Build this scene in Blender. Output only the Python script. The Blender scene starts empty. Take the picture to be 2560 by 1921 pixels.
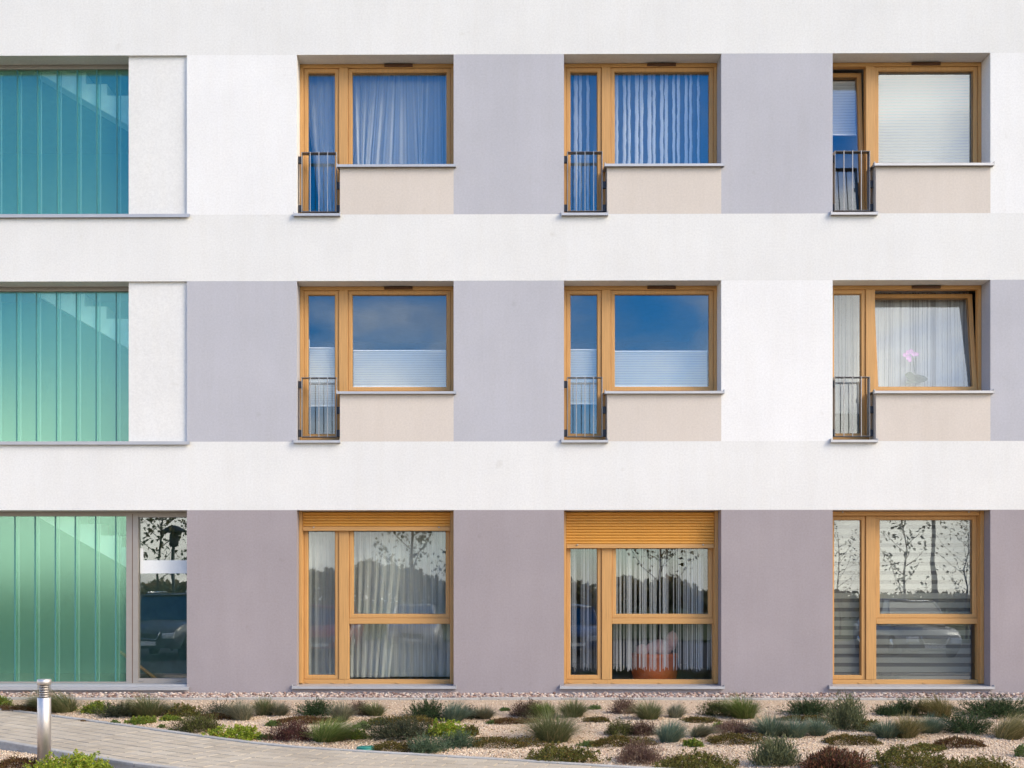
import bpy, math, random
import numpy as np
from mathutils import Vector, Matrix

random.seed(7)
RNG = np.random.default_rng(11)
C = bpy.context.scene.collection
SC = bpy.context.scene
R = math.radians

# ------------------------------------------------------------------ camera
D = 14.5            # metres from lens to the facade
F = 2827.0          # focal length in photo pixels
CX, CY = 1180.0, 1500.0
EYE = 1.205
S0 = F / D

cam_d = bpy.data.cameras.new("camera")
cam = bpy.data.objects.new("camera", cam_d)
C.objects.link(cam)
YAW = R(0.36)
cam.location = (0, -D, EYE)
cam.rotation_euler = (R(90), 0, YAW)
cam_d.sensor_width = 36
cam_d.sensor_fit = 'HORIZONTAL'
cam_d.lens = 36 * F / 2560
cam_d.shift_x = (1280 - (CX - F * math.tan(YAW))) / 2560
cam_d.shift_y = (CY - 960.5) / 2560
cam_d.clip_end = 1500
SC.camera = cam

# ------------------------------------------------------------------ world and sun
SUN_DIR = Vector((0.80, -0.52, 0.62)).normalized()
w = bpy.data.worlds.new("World")
SC.world = w
w.use_nodes = True
nt = w.node_tree
for n in list(nt.nodes):
    nt.nodes.remove(n)
N = nt.nodes.new
L = nt.links.new
out = N('ShaderNodeOutputWorld')
bg = N('ShaderNodeBackground')
bg.inputs['Strength'].default_value = 0.12
L(bg.outputs[0], out.inputs[0])
sky = N('ShaderNodeTexSky')
sky.sky_type = 'NISHITA'
sky.sun_disc = False
sky.sun_elevation = math.asin(SUN_DIR.z)
sky.sun_rotation = math.atan2(SUN_DIR.x, SUN_DIR.y)
sky.ozone_density = 3.0
sky.air_density = 1.0
sky.dust_density = 0.3
hs = N('ShaderNodeHueSaturation')
hs.inputs['Saturation'].default_value = 1.6
hs.inputs['Hue'].default_value = 0.506
hs.inputs['Value'].default_value = 2.3
L(sky.outputs[0], hs.inputs['Color'])
tc = N('ShaderNodeTexCoord')
sep = N('ShaderNodeSeparateXYZ')
L(tc.outputs['Generated'], sep.inputs[0])
mp = N('ShaderNodeMapping')
mp.inputs['Scale'].default_value = (1, 1, 2.1)
mp.inputs['Location'].default_value = (5.2, 1.1, 3.3)
L(tc.outputs['Generated'], mp.inputs['Vector'])
no = N('ShaderNodeTexNoise')
no.inputs['Scale'].default_value = 3.2
no.inputs['Detail'].default_value = 7
no.inputs['Roughness'].default_value = 0.55
L(mp.outputs[0], no.inputs['Vector'])
def wm(op, a, b=None, c=None):
    m = N('ShaderNodeMath'); m.operation = op
    for i, v in enumerate((a, b, c)):
        if v is None: continue
        if isinstance(v, (int, float)): m.inputs[i].default_value = v
        else: L(v, m.inputs[i])
    return m.outputs[0]
def wrange(v, a, b, c, d, smooth=True):
    m = N('ShaderNodeMapRange')
    m.interpolation_type = 'SMOOTHSTEP' if smooth else 'LINEAR'
    L(v, m.inputs['Value'])
    for k, x in zip(('From Min', 'From Max', 'To Min', 'To Max'), (a, b, c, d)):
        m.inputs[k].default_value = x
    return m.outputs['Result']
low = wrange(sep.outputs['Z'], 0.05, 0.24, 0.26, 0.0)        # cloud bank towards the horizon
east = wrange(sep.outputs['X'], 0.10, 0.38, 0.0, 0.32)       # thin veil on the sun's side
west = wm('MULTIPLY', wrange(sep.outputs['X'], -0.40, -0.16, 1.0, 0.0), wrange(sep.outputs['Z'], 0.20, 0.36, 0.26, 0.0))   # cloud bank lower down on the other side
cov = wm('ADD', wm('ADD', wm('ADD', no.outputs['Fac'], low), east), west)
mask = wrange(cov, 0.53, 0.86, 0.0, 0.92)
no2 = N('ShaderNodeTexNoise')
no2.inputs['Scale'].default_value = 5.0
no2.inputs['Detail'].default_value = 5
L(mp.outputs[0], no2.inputs['Vector'])
cl = N('ShaderNodeMix'); cl.data_type = 'RGBA'
L(wm('ADD', wrange(no2.outputs['Fac'], 0.42, 0.66, 0, 0.85), wm('MULTIPLY', east, 1.6)), cl.inputs['Factor'])
cl.inputs[6].default_value = (12.0, 11.5, 11.4, 1)
cl.inputs[7].default_value = (25.5, 23.8, 21.4, 1)
mx = N('ShaderNodeMix'); mx.data_type = 'RGBA'
L(mask, mx.inputs['Factor'])
L(hs.outputs[0], mx.inputs[6])
L(cl.outputs[2], mx.inputs[7])
L(mx.outputs[2], bg.inputs['Color'])

sun_d = bpy.data.lights.new("sun", 'SUN')
sun_d.energy = 2.2
sun_d.angle = R(26)
sun_d.color = (1.0, 0.90, 0.76)
sun = bpy.data.objects.new("sun", sun_d)
C.objects.link(sun)
sun.rotation_euler = SUN_DIR.to_track_quat('Z', 'Y').to_euler()
sun.location = (12, -8, 14)

SC.view_settings.view_transform = 'Standard'
SC.view_settings.look = 'None'
SC.view_settings.gamma = 1
SC.view_settings.exposure = 0.28
SC.view_settings.use_white_balance = True        # the photograph is balanced for open shade
SC.view_settings.white_balance_temperature = 6950
SC.view_settings.white_balance_tint = 10
SC.cycles.max_bounces = 10
SC.cycles.diffuse_bounces = 4
SC.cycles.glossy_bounces = 5
SC.cycles.transmission_bounces = 6
SC.cycles.transparent_max_bounces = 24
SC.cycles.caustics_reflective = False
SC.cycles.caustics_refractive = False
SC.cycles.sample_clamp_indirect = 6

# ------------------------------------------------------------------ helpers
def P(px, py, y=0.0):
    """photo pixel -> point on the vertical plane y metres behind the facade"""
    s = F / (D + y)
    return Vector(((px - CX) / s, y, EYE - (py - CY) / s))

SLOPE = 0.038
def gz(y):
    return SLOPE * y if y < 0 else 0.0
def G(px, py):
    """photo pixel -> point on the sloping ground"""
    v = py - CY
    t = (v * D - EYE * F) / (SLOPE * F + v)
    return Vector(((px - CX) * (D - t) / F, -t, -SLOPE * t))

def new_obj(name, me, parent=None, loc=(0, 0, 0), m=None):
    o = bpy.data.objects.new(name, me)
    C.objects.link(o)
    o.location = loc
    if parent is not None: o.parent = parent
    if m is not None and me is not None and len(me.materials) == 0: me.materials.append(m)
    return o

def mesh_np(name, V, Fc, smooth=False):
    V = np.asarray(V, dtype=np.float32).reshape(-1, 3)
    Fc = np.asarray(Fc, dtype=np.int32)
    k = Fc.shape[1]
    me = bpy.data.meshes.new(name)
    me.vertices.add(len(V)); me.vertices.foreach_set('co', V.ravel())
    me.loops.add(Fc.size); me.loops.foreach_set('vertex_index', Fc.ravel())
    me.polygons.add(len(Fc))
    me.polygons.foreach_set('loop_start', np.arange(0, Fc.size, k, dtype=np.int32))
    me.polygons.foreach_set('loop_total', np.full(len(Fc), k, dtype=np.int32))
    if smooth: me.polygons.foreach_set('use_smooth', np.ones(len(Fc), dtype=bool))
    me.update(calc_edges=True)
    return me

class MB:
    def __init__(s): s.v = []; s.f = []; s.sm = []
    def add(s, vs, fs, smooth=False):
        b = len(s.v); s.v += [tuple(q) for q in vs]
        s.f += [tuple(i + b for i in f) for f in fs]; s.sm += [smooth] * len(fs)
        return s
    def box(s, x0, x1, y0, y1, z0, z1):
        return s.add([(x0,y0,z0),(x1,y0,z0),(x1,y1,z0),(x0,y1,z0),(x0,y0,z1),(x1,y0,z1),(x1,y1,z1),(x0,y1,z1)],
              [(0,3,2,1),(4,5,6,7),(0,1,5,4),(1,2,6,5),(2,3,7,6),(3,0,4,7)])
    def cbox(s, x0, x1, y0, y1, z0, z1, c=0.004):
        """box with its front (low-y) edges chamfered"""
        return s.add([(x0,y1,z0),(x1,y1,z0),(x1,y1,z1),(x0,y1,z1),
                      (x0,y0+c,z0),(x1,y0+c,z0),(x1,y0+c,z1),(x0,y0+c,z1),
                      (x0+c,y0,z0+c),(x1-c,y0,z0+c),(x1-c,y0,z1-c),(x0+c,y0,z1-c)],
              [(0,3,2,1),(8,9,10,11),(4,5,9,8),(5,6,10,9),(6,7,11,10),(7,4,8,11),
               (0,1,5,4),(1,2,6,5),(2,3,7,6),(3,0,4,7)])
    def prism(s, poly, axis, a, b, smooth=False):
        """extrude polygon (list of 2-tuples) along axis between a and b"""
        n = len(poly)
        def pt(q, t):
            return {'x': (t, q[0], q[1]), 'y': (q[0], t, q[1]), 'z': (q[0], q[1], t)}[axis]
        vs = [pt(q, a) for q in poly] + [pt(q, b) for q in poly]
        fs = [tuple(range(n)), tuple(range(2*n-1, n-1, -1))]
        b0 = len(s.v); s.add(vs, fs)
        s.f += [(b0+i, b0+(i+1) % n, b0+n+(i+1) % n, b0+n+i) for i in range(n)]; s.sm += [smooth]*n
        return s
    def lathe(s, prof, seg=24, cx=0, cy=0, smooth=True, caps=True):
        b = len(s.v); n = len(prof)
        for r, z in prof:
            for k in range(seg):
                a = 2*math.pi*k/seg
                s.v.append((cx + r*math.cos(a), cy + r*math.sin(a), z))
        for i in range(n-1):
            for k in range(seg):
                k2 = (k+1) % seg
                s.f.append((b+i*seg+k, b+i*seg+k2, b+(i+1)*seg+k2, b+(i+1)*seg+k)); s.sm.append(smooth)
        if caps:
            s.f.append(tuple(b+k for k in range(seg-1, -1, -1))); s.sm.append(False)
            s.f.append(tuple(b+(n-1)*seg+k for k in range(seg))); s.sm.append(False)
        return s
    def tube(s, pts, rad, seg=6):
        pts = [Vector(p) for p in pts]; n = len(pts)
        if isinstance(rad, (int, float)): rad = [rad]*n
        b = len(s.v)
        for i, p in enumerate(pts):
            d = (pts[min(i+1, n-1)] - pts[max(i-1, 0)]).normalized()
            u = d.cross(Vector((0.31, 0.95, 0.05))).normalized(); v = d.cross(u)
            for k in range(seg):
                a = 2*math.pi*k/seg
                s.v.append(tuple(p + rad[i]*(math.cos(a)*u + math.sin(a)*v)))
        for i in range(n-1):
            for k in range(seg):
                k2 = (k+1) % seg
                s.f.append((b+i*seg+k, b+i*seg+k2, b+(i+1)*seg+k2, b+(i+1)*seg+k)); s.sm.append(True)
        s.f.append(tuple(b+k for k in range(seg-1, -1, -1))); s.sm.append(False)
        s.f.append(tuple(b+(n-1)*seg+k for k in range(seg))); s.sm.append(False)
        return s
    def mesh(s, name):
        me = bpy.data.meshes.new(name)
        me.from_pydata(s.v, [], s.f)
        me.polygons.foreach_set('use_smooth', s.sm)
        me.update()
        return me
    def build(s, name, m, parent=None, loc=(0, 0, 0)):
        return new_obj(name, s.mesh(name), parent, loc, m)

def tag(o, label=None, cat=None, group=None, kind=None):
    if label: o['label'] = label
    if cat: o['category'] = cat
    if group: o['group'] = group
    if kind: o['kind'] = kind
    return o
def thing(name, label, cat, loc=(0, 0, 0), group=None):
    o = new_obj(name, None, None, loc); o.empty_display_size = 0.1
    return tag(o, label, cat, group)

# ------------------------------------------------------------------ materials
def nodes(name):
    m = bpy.data.materials.new(name); m.use_nodes = True
    t = m.node_tree
    b = next(n for n in t.nodes if n.type == 'BSDF_PRINCIPLED')
    o = next(n for n in t.nodes if n.type == 'OUTPUT_MATERIAL')
    return m, t, b, o
def col(c): return (c[0], c[1], c[2], 1)
def add_noise(t, scale, detail=4, rough=0.55, stretch=None, coord='Object'):
    tcn = t.nodes.new('ShaderNodeTexCoord')
    n = t.nodes.new('ShaderNodeTexNoise')
    n.inputs['Scale'].default_value = scale; n.inputs['Detail'].default_value = detail; n.inputs['Roughness'].default_value = rough
    if stretch:
        mpn = t.nodes.new('ShaderNodeMapping'); mpn.inputs['Scale'].default_value = stretch
        t.links.new(tcn.outputs[coord], mpn.inputs[0]); t.links.new(mpn.outputs[0], n.inputs['Vector'])
    else:
        t.links.new(tcn.outputs[coord], n.inputs['Vector'])
    return n.outputs['Fac']
def ramp(t, fac, stops):
    r = t.nodes.new('ShaderNodeValToRGB')
    while len(r.color_ramp.elements) > len(stops): r.color_ramp.elements.remove(r.color_ramp.elements[-1])
    while len(r.color_ramp.elements) < len(stops): r.color_ramp.elements.new(0.5)
    for e, (p, c) in zip(r.color_ramp.elements, stops): e.position = p; e.color = col(c)
    t.links.new(fac, r.inputs[0])
    return r.outputs[0]
def mixc(t, fac, a, b, mode='MIX'):
    m = t.nodes.new('ShaderNodeMix'); m.data_type = 'RGBA'; m.blend_type = mode
    for sck, v in ((m.inputs['Factor'], fac), (m.inputs[6], a), (m.inputs[7], b)):
        if isinstance(v, (int, float)): sck.default_value = v
        elif isinstance(v, tuple): sck.default_value = col(v)
        else: t.links.new(v, sck)
    return m.outputs[2]
def bump(t, b, height, strength, dist=0.01):
    n = t.nodes.new('ShaderNodeBump'); n.inputs['Strength'].default_value = strength; n.inputs['Distance'].default_value = dist
    t.links.new(height, n.inputs['Height']); t.links.new(n.outputs[0], b.inputs['Normal'])
    return n
def scale(c, k): return tuple(min(1, x*k) for x in c)

def stucco(name, c, stain=0.05):
    m, t, b, o = nodes(name)
    big = add_noise(t, 0.9, 5, 0.6)
    fine = add_noise(t, 42, 5, 0.75)
    spot = add_noise(t, 4.3, 2, 0.5)
    streak = add_noise(t, 2.2, 5, 0.6, (3.0, 3.0, 0.35))
    c1 = ramp(t, big, [(0.3, scale(c, 1-stain)), (0.7, scale(c, 1+stain*0.5))])
    c2 = ramp(t, streak, [(0.35, scale((1, 0.995, 0.985), 1-stain*0.35)), (0.6, (1, 1, 1))])
    c3 = mixc(t, 1.0, ramp(t, fine, [(0.3, (0.86, 0.86, 0.86)), (0.7, (1.02, 1.02, 1.02))]), ramp(t, spot, [(0.70, (1, 1, 1)), (0.80, (0.90, 0.89, 0.87))]), 'MULTIPLY')
    t.links.new(mixc(t, 1.0, mixc(t, 1.0, c1, c2, 'MULTIPLY'), c3, 'MULTIPLY'), b.inputs['Base Color'])
    b.inputs['Roughness'].default_value = 0.9
    b.inputs['Specular IOR Level'].default_value = 0.2
    grain = add_noise(t, 160, 4, 0.7)
    bump(t, b, grain, 0.5, 0.006)
    return m

def simple(name, c, rough=0.6, metal=0.0, var=0.08, scl=12, spec=0.5, bmp=0.0):
    m, t, b, o = nodes(name)
    f = add_noise(t, scl, 4)
    t.links.new(ramp(t, f, [(0.3, scale(c, 1-var)), (0.7, scale(c, 1+var))]), b.inputs['Base Color'])
    b.inputs['Roughness'].default_value = rough; b.inputs['Metallic'].default_value = metal
    b.inputs['Specular IOR Level'].default_value = spec
    if bmp: bump(t, b, add_noise(t, scl*6, 4), bmp, 0.004)
    return m

def wood(name, c, vertical):
    m, t, b, o = nodes(name)
    st = (60, 20, 1.6) if vertical else (1.6, 20, 60)
    g = add_noise(t, 1.6, 6, 0.65, st)
    f = add_noise(t, 1.2, 3)
    c1 = ramp(t, g, [(0.25, scale(c, 0.72)), (0.5, c), (0.8, scale(c, 1.16))])
    c2 = ramp(t, f, [(0.3, (0.93, 0.91, 0.88)), (0.7, (1, 1, 1))])
    t.links.new(mixc(t, 1.0, c1, c2, 'MULTIPLY'), b.inputs['Base Color'])
    b.inputs['Roughness'].default_value = 0.5; b.inputs['Specular IOR Level'].default_value = 0.35
    bump(t, b, g, 0.15, 0.002)
    return m

def glass(name, refl, tint=(0.93, 0.96, 0.96), rtint=(0.86, 0.94, 1.0), wob=0.02):
    m, t, b, o = nodes(name)
    t.nodes.remove(b)
    tr = t.nodes.new('ShaderNodeBsdfTransparent'); tr.inputs[0].default_value = col(tint)
    gl = t.nodes.new('ShaderNodeBsdfGlossy'); gl.inputs['Roughness'].default_value = 0.0; gl.inputs['Color'].default_value = col(rtint)
    lw = t.nodes.new('ShaderNodeLayerWeight'); lw.inputs[0].default_value = 0.5
    pw = t.nodes.new('ShaderNodeMath'); pw.operation = 'POWER'; pw.inputs[1].default_value = 5
    t.links.new(lw.outputs['Facing'], pw.inputs[0])
    a = t.nodes.new('ShaderNodeMath'); a.operation = 'MULTIPLY_ADD'; a.use_clamp = True
    t.links.new(pw.outputs[0], a.inputs[0]); a.inputs[1].default_value = 0.9; a.inputs[2].default_value = refl + 0.035
    mi = t.nodes.new('ShaderNodeMixShader')
    t.links.new(a.outputs[0], mi.inputs[0]); t.links.new(tr.outputs[0], mi.inputs[1]); t.links.new(gl.outputs[0], mi.inputs[2])
    if wob:
        h = add_noise(t, 1.7, 1, 0.4)
        bp = t.nodes.new('ShaderNodeBump'); bp.inputs['Strength'].default_value = wob; bp.inputs['Distance'].default_value = 0.05
        t.links.new(h, bp.inputs['Height']); t.links.new(bp.outputs[0], gl.inputs['Normal'])
    t.links.new(mi.outputs[0], o.inputs[0])
    return m

def ribbed_glass(name):
    m, t, b, o = nodes(name)
    t.nodes.remove(b)
    tr = t.nodes.new('ShaderNodeBsdfTransparent'); tr.inputs[0].default_value = col((0.89, 0.99, 0.965))
    tl = t.nodes.new('ShaderNodeBsdfDiffuse'); tl.inputs[0].default_value = col((0.24, 0.68, 0.42))
    gl = t.nodes.new('ShaderNodeBsdfGlossy'); gl.inputs['Roughness'].default_value = 0.13; gl.inputs[0].default_value = col((0.55, 0.98, 0.80))
    h = add_noise(t, 140, 2)
    bp = t.nodes.new('ShaderNodeBump'); bp.inputs['Strength'].default_value = 0.03; bp.inputs['Distance'].default_value = 0.004
    t.links.new(h, bp.inputs['Height']); t.links.new(bp.outputs[0], gl.inputs['Normal'])
    m1 = t.nodes.new('ShaderNodeMixShader'); m1.inputs[0].default_value = 0.10
    t.links.new(tr.outputs[0], m1.inputs[1]); t.links.new(tl.outputs[0], m1.inputs[2])
    m2 = t.nodes.new('ShaderNodeMixShader'); m2.inputs[0].default_value = 0.15
    t.links.new(m1.outputs[0], m2.inputs[1]); t.links.new(gl.outputs[0], m2.inputs[2])
    t.links.new(m2.outputs[0], o.inputs[0])
    return m

def cloth(name, c, open0, open1=0.0, weave=0):
    """thin cloth: open0 = share of light let straight through face on, open1 = edge on"""
    m, t, b, o = nodes(name)
    t.nodes.remove(b)
    df = t.nodes.new('ShaderNodeBsdfDiffuse'); df.inputs[0].default_value = col(c)
    tl = t.nodes.new('ShaderNodeBsdfTranslucent'); tl.inputs[0].default_value = col(c)
    tr = t.nodes.new('ShaderNodeBsdfTransparent')
    m1 = t.nodes.new('ShaderNodeMixShader'); m1.inputs[0].default_value = 0.35
    t.links.new(df.outputs[0], m1.inputs[1]); t.links.new(tl.outputs[0], m1.inputs[2])
    lw = t.nodes.new('ShaderNodeLayerWeight'); lw.inputs[0].default_value = 0.5
    mr = t.nodes.new('ShaderNodeMapRange')
    t.links.new(lw.outputs['Facing'], mr.inputs[0])
    mr.inputs['From Min'].default_value = 0.0; mr.inputs['From Max'].default_value = 0.65
    mr.inputs['To Min'].default_value = open0; mr.inputs['To Max'].default_value = open1
    fac = mr.outputs[0]
    if weave:
        wv = add_noise(t, weave, 2, 0.5, (1, 0, 0.02))
        mm = t.nodes.new('ShaderNodeMath'); mm.operation = 'MULTIPLY'; mm.use_clamp = True
        r2 = t.nodes.new('ShaderNodeMapRange'); t.links.new(wv, r2.inputs[0])
        r2.inputs['From Min'].default_value = 0.35; r2.inputs['From Max'].default_value = 0.65
        r2.inputs['To Min'].default_value = 0.6; r2.inputs['To Max'].default_value = 1.35
        t.links.new(fac, mm.inputs[0]); t.links.new(r2.outputs[0], mm.inputs[1]); fac = mm.outputs[0]
    m2 = t.nodes.new('ShaderNodeMixShader')
    t.links.new(fac, m2.inputs[0]); t.links.new(m1.outputs[0], m2.inputs[1]); t.links.new(tr.outputs[0], m2.inputs[2])
    t.links.new(m2.outputs[0], o.inputs[0])
    return m

def leafy(name, stops, rough=0.6, trans=0.25):
    m, t, b, o = nodes(name)
    g = t.nodes.new('ShaderNodeNewGeometry')
    c = ramp(t, g.outputs['Random Per Island'], stops)
    t.links.new(c, b.inputs['Base Color'])
    b.inputs['Roughness'].default_value = rough; b.inputs['Specular IOR Level'].default_value = 0.25
    if trans:
        tl = t.nodes.new('ShaderNodeBsdfTranslucent'); t.links.new(c, tl.inputs[0])
        mi = t.nodes.new('ShaderNodeMixShader'); mi.inputs[0].default_value = trans
        t.links.new(b.outputs[0], mi.inputs[1]); t.links.new(tl.outputs[0], mi.inputs[2])
        t.links.new(mi.outputs[0], o.inputs[0])
    return m

M = {}
M['white'] = stucco('white_render', (0.84, 0.84, 0.83))
M['band'] = stucco('off_white_render', (0.775, 0.775, 0.755))
M['lav'] = stucco('lavender_render', (0.495, 0.495, 0.532), 0.06)
M['mauve'] = stucco('mauve_render', (0.365, 0.325, 0.338), 0.07)
M['beige'] = stucco('beige_render', (0.67, 0.605, 0.54), 0.05)
GOLD = (0.57, 0.315, 0.115)
M['woodv'] = wood('golden_wood_upright', GOLD, True)
M['woodh'] = wood('golden_wood_level', GOLD, False)
M['shut'] = simple('ochre_shutter', (0.62, 0.285, 0.045), 0.45, var=0.04)
M['vent'] = simple('dark_brown_vent', (0.11, 0.045, 0.015), 0.5)
M['sill'] = simple('sill_sheet_metal', (0.47, 0.47, 0.48), 0.45, 0.35, 0.05, 6)
M['steel'] = simple('brushed_steel', (0.60, 0.57, 0.55), 0.5, 1.0, 0.05, 30)
M['rail'] = simple('galvanised_steel', (0.20, 0.20, 0.21), 0.42, 0.7, 0.15, 40)
M['bar'] = simple('galvanised_bar', (0.38, 0.375, 0.37), 0.4, 0.6, 0.12, 40)
M['rail2'] = simple('galvanised_flat_bar', (0.30, 0.30, 0.30), 0.42, 0.6, 0.15, 40)
M['bracket'] = simple('dark_bracket', (0.035, 0.035, 0.045), 0.5)
M['alu'] = simple('grey_brown_aluminium', (0.34, 0.31, 0.28), 0.45, 0.2, 0.04)
M['glass'] = glass('window_glass', 0.05, (0.97, 0.985, 0.985))
M['glass2'] = glass('entrance_glass', 0.07)
M['u'] = ribbed_glass('ribbed_green_glass')
M['useal'] = simple('teal_joint', (0.05, 0.20, 0.20), 0.35)
M['flange'] = simple('glass_edge', (0.36, 0.44, 0.44), 0.3)
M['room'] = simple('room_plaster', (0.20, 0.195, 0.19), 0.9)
M['hall'] = simple('stair_hall_plaster', (0.20, 0.34, 0.30), 0.9)
M['stair'] = simple('white_stair_concrete', (0.88, 0.88, 0.86), 0.8)
M['slab'] = simple('concrete_slab', (0.35, 0.34, 0.32), 0.9)
M['roof'] = simple('roof_felt', (0.08, 0.08, 0.085), 0.9)
M['voile'] = cloth('white_voile', (0.88, 0.90, 0.92), 0.58, 0.0, 0)
M['net'] = cloth('net_curtain', (0.80, 0.82, 0.76), 0.34, 0.05, 90)
M['netw'] = cloth('white_net', (0.72, 0.72, 0.74), 0.42, 0.1, 70)
M['sheer'] = cloth('thin_sheer', (0.66, 0.70, 0.76), 0.68, 0.25)
M['ruffle'] = cloth('white_ruffle', (0.9, 0.9, 0.9), 0.08, 0.0)
M['string'] = cloth('white_string', (0.85, 0.85, 0.84), 0.05, 0.0)
M['pleat'] = cloth('pleated_blind_cloth', (0.90, 0.92, 0.92), 0.0, 0.0)
M['fold_shade'] = simple('grey_fold_shade', (0.62, 0.65, 0.68), 0.8)  # grey tone for the shade painted along the blind folds
M['railw'] = simple('white_blind_rail', (0.88, 0.88, 0.88), 0.4)
M['band_cloth'] = cloth('grey_blind_band', (0.40, 0.41, 0.37), 0.0, 0.0)
M['bsheer'] = cloth('blind_sheer', (0.26, 0.26, 0.25), 0.3, 0.2)
M['handle_w'] = simple('white_handle', (0.85, 0.85, 0.85), 0.35)
M['handle_d'] = simple('dark_handle', (0.03, 0.03, 0.03), 0.4)
M['film'] = simple('frosted_film', (0.80, 0.82, 0.80), 0.5, 0, 0.05, 60)
M['timber'] = simple('warm_handrail_timber', (0.5, 0.28, 0.10), 0.5)

# ------------------------------------------------------------------ facade
Z_T = [P(0, 136.3).z, P(0, 702.3).z, P(0, 1275.5).z]      # opening tops
Z_S = [P(0, 536).z, P(0, 1104).z]                          # floor-level sills
X_OPEN = [P(741.6, 0).x, P(1409.8, 0).x, P(2079.8, 0).x]
W_OPEN = 2.013
DOOR_W = 0.554
HB, HD, HG = 1.425, 2.050, 2.257
XL, XR = -8.8, 9.6
TH = 0.42
X_REC = P(466, 0).x
X_PAN = P(318, 0).x
XHL = -7.6                                                  # far end of the glazed stair hall

bld = thing('apartment_building', 'white, lavender and mauve rendered apartment building with golden wood-framed windows', 'building')

def wall(x0, x1, z0, z1, m, y0=0.0, y1=TH, label=None, name='wall_panel'):
    o = MB().box(x0, x1, y0, y1, z0, z1).build(name, M[m], bld)
    if label: o['label'] = label
    return o
z_top = 12.2
zc1, zc2 = Z_S[0], Z_S[1]
wall(XL, XR, Z_T[0], z_top, 'band', label='off-white render band above the top windows')
wall(XL, XR, Z_T[1], Z_S[0], 'band', label='off-white render band below the top windows')
wall(XL, XR, Z_T[2], Z_S[1], 'band', label='off-white render band above the ground-floor windows')
xe = [x + W_OPEN for x in X_OPEN]
q = 0.0015
rows = [(Z_S[0], Z_T[0], ['white', 'lav', 'lav', 'white']),
        (Z_S[1], Z_T[1], ['lav', 'lav', 'white', 'lav']),
        (-0.25, Z_T[2], ['mauve', 'mauve', 'mauve', 'mauve'])]
names = {'white': 'white render pier', 'lav': 'lavender render pier', 'mauve': 'mauve render pier'}
for ri, (z0, z1, ms) in enumerate(rows):
    spans = [(X_REC, X_OPEN[0]), (xe[0], X_OPEN[1]), (xe[1], X_OPEN[2]), (xe[2], XR)]
    for (a, b), mm in zip(spans, ms):
        wall(a, b, z0 + 0.0005, z1 - 0.0005, mm, label=names[mm])
    wall(XL, XHL, z0 + 0.0005, z1 - 0.0005, 'white' if ri < 2 else 'mauve', label='render pier at the end of the glass wall')
for ri in (0, 1):
    for x in X_OPEN:
        wall(x + DOOR_W, x + W_OPEN, Z_S[ri] + 0.0005, Z_T[ri] - HB - 0.012, 'beige', 0.0, TH, 'beige render parapet below the window')
    wall(X_PAN, X_REC, Z_S[ri] + 0.0005, Z_T[ri] - 0.0005, 'band', 0.037, TH - 0.03, 'recessed white render panel beside the ribbed glass')
# strip of plinth below the ground-floor openings
for a, b in [(XHL, X_REC)] + [(x, x + W_OPEN) for x in X_OPEN]:
    wall(a, b, -0.25, Z_T[2] - HG - 0.02, 'mauve', 0.0, TH, 'low mauve plinth under the sill', 'plinth')
# structure behind the facade
BACK = 6.0
for z in (Z_T[0] + 0.28, Z_S[0] - 0.0, Z_S[1] - 0.0):
    MB().box(XL, XR, TH, BACK, z - 0.28, z - 0.02).build('floor_slab', M['slab'], bld)
MB().box(XL, XR, TH, BACK, -0.25, 0.05).build('floor_slab', M['slab'], bld)
MB().box(XL, XR, 0.0, BACK + 0.3, z_top, z_top + 0.12).build('roof', M['roof'], bld)
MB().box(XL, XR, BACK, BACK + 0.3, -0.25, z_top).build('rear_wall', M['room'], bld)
for x0 in (XL, XR - 0.3):
    MB().box(x0, x0 + 0.3, TH, BACK, -0.25, z_top).build('end_wall', M['white'], bld)
for x in (X_REC + 0.02, (xe[0] + X_OPEN[1]) / 2, (xe[1] + X_OPEN[2]) / 2):
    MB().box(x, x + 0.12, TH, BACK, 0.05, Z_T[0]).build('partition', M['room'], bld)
MB().box(XHL, X_REC, 3.2, 3.3, 0.05, Z_T[0]).build('hall_wall', M['hall'], bld)

# ------------------------------------------------------------------ windows
FY, SY, GY = 0.25, 0.266, 0.30     # front faces of frame, sash, glass
def sill_mb(u0, u1, proj=0.050, lip=0.032, depth=FY):
    """folded sheet-metal sill; z=0 is its back edge"""
    mb = MB()
    mb.prism([(depth - 0.002, 0.0), (-proj, -0.012), (-proj, -0.012 - lip), (-proj + 0.004, -0.012 - lip), (-proj + 0.004, -0.017), (depth - 0.002, -0.005)], 'x', u0, u1)
    for u in (u0, u1 - 0.006):
        mb.box(u - 0.001, u + 0.007, -proj - 0.002, 0.01, -0.014 - lip, 0.006)
    return mb

def sash_mb(w_, h_, t=0.055):
    """ring of four mitred rails; origin at its lower edge"""
    mb = MB(); c = 0.005
    o_ = [(0, 0), (w_, 0), (w_, h_), (0, h_)]
    def ring(k, y): return [(min(max(x, k), w_ - k) if 0 else (k if x == 0 else w_ - k), y, (k if z == 0 else h_ - k)) for x, z in o_]
    loops = [ring(0, 0.07), ring(0, c), ring(c, 0), ring(t - 0.010, 0), ring(t, 0.014), ring(t, 0.07)]
    for i in range(len(loops)):
        a, b = loops[i], loops[(i + 1) % len(loops)]
        for k in range(4):
            k2 = (k + 1) % 4
            mb.add([a[k], a[k2], b[k2], b[k]], [(0, 1, 2, 3)])
    return mb

def pane_mb(w_, h_): return MB().box(0, w_, 0, 0.006, 0, h_)

_cache = {}
def shared(key, fn):
    if key not in _cache: _cache[key] = fn()
    return _cache[key]

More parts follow.
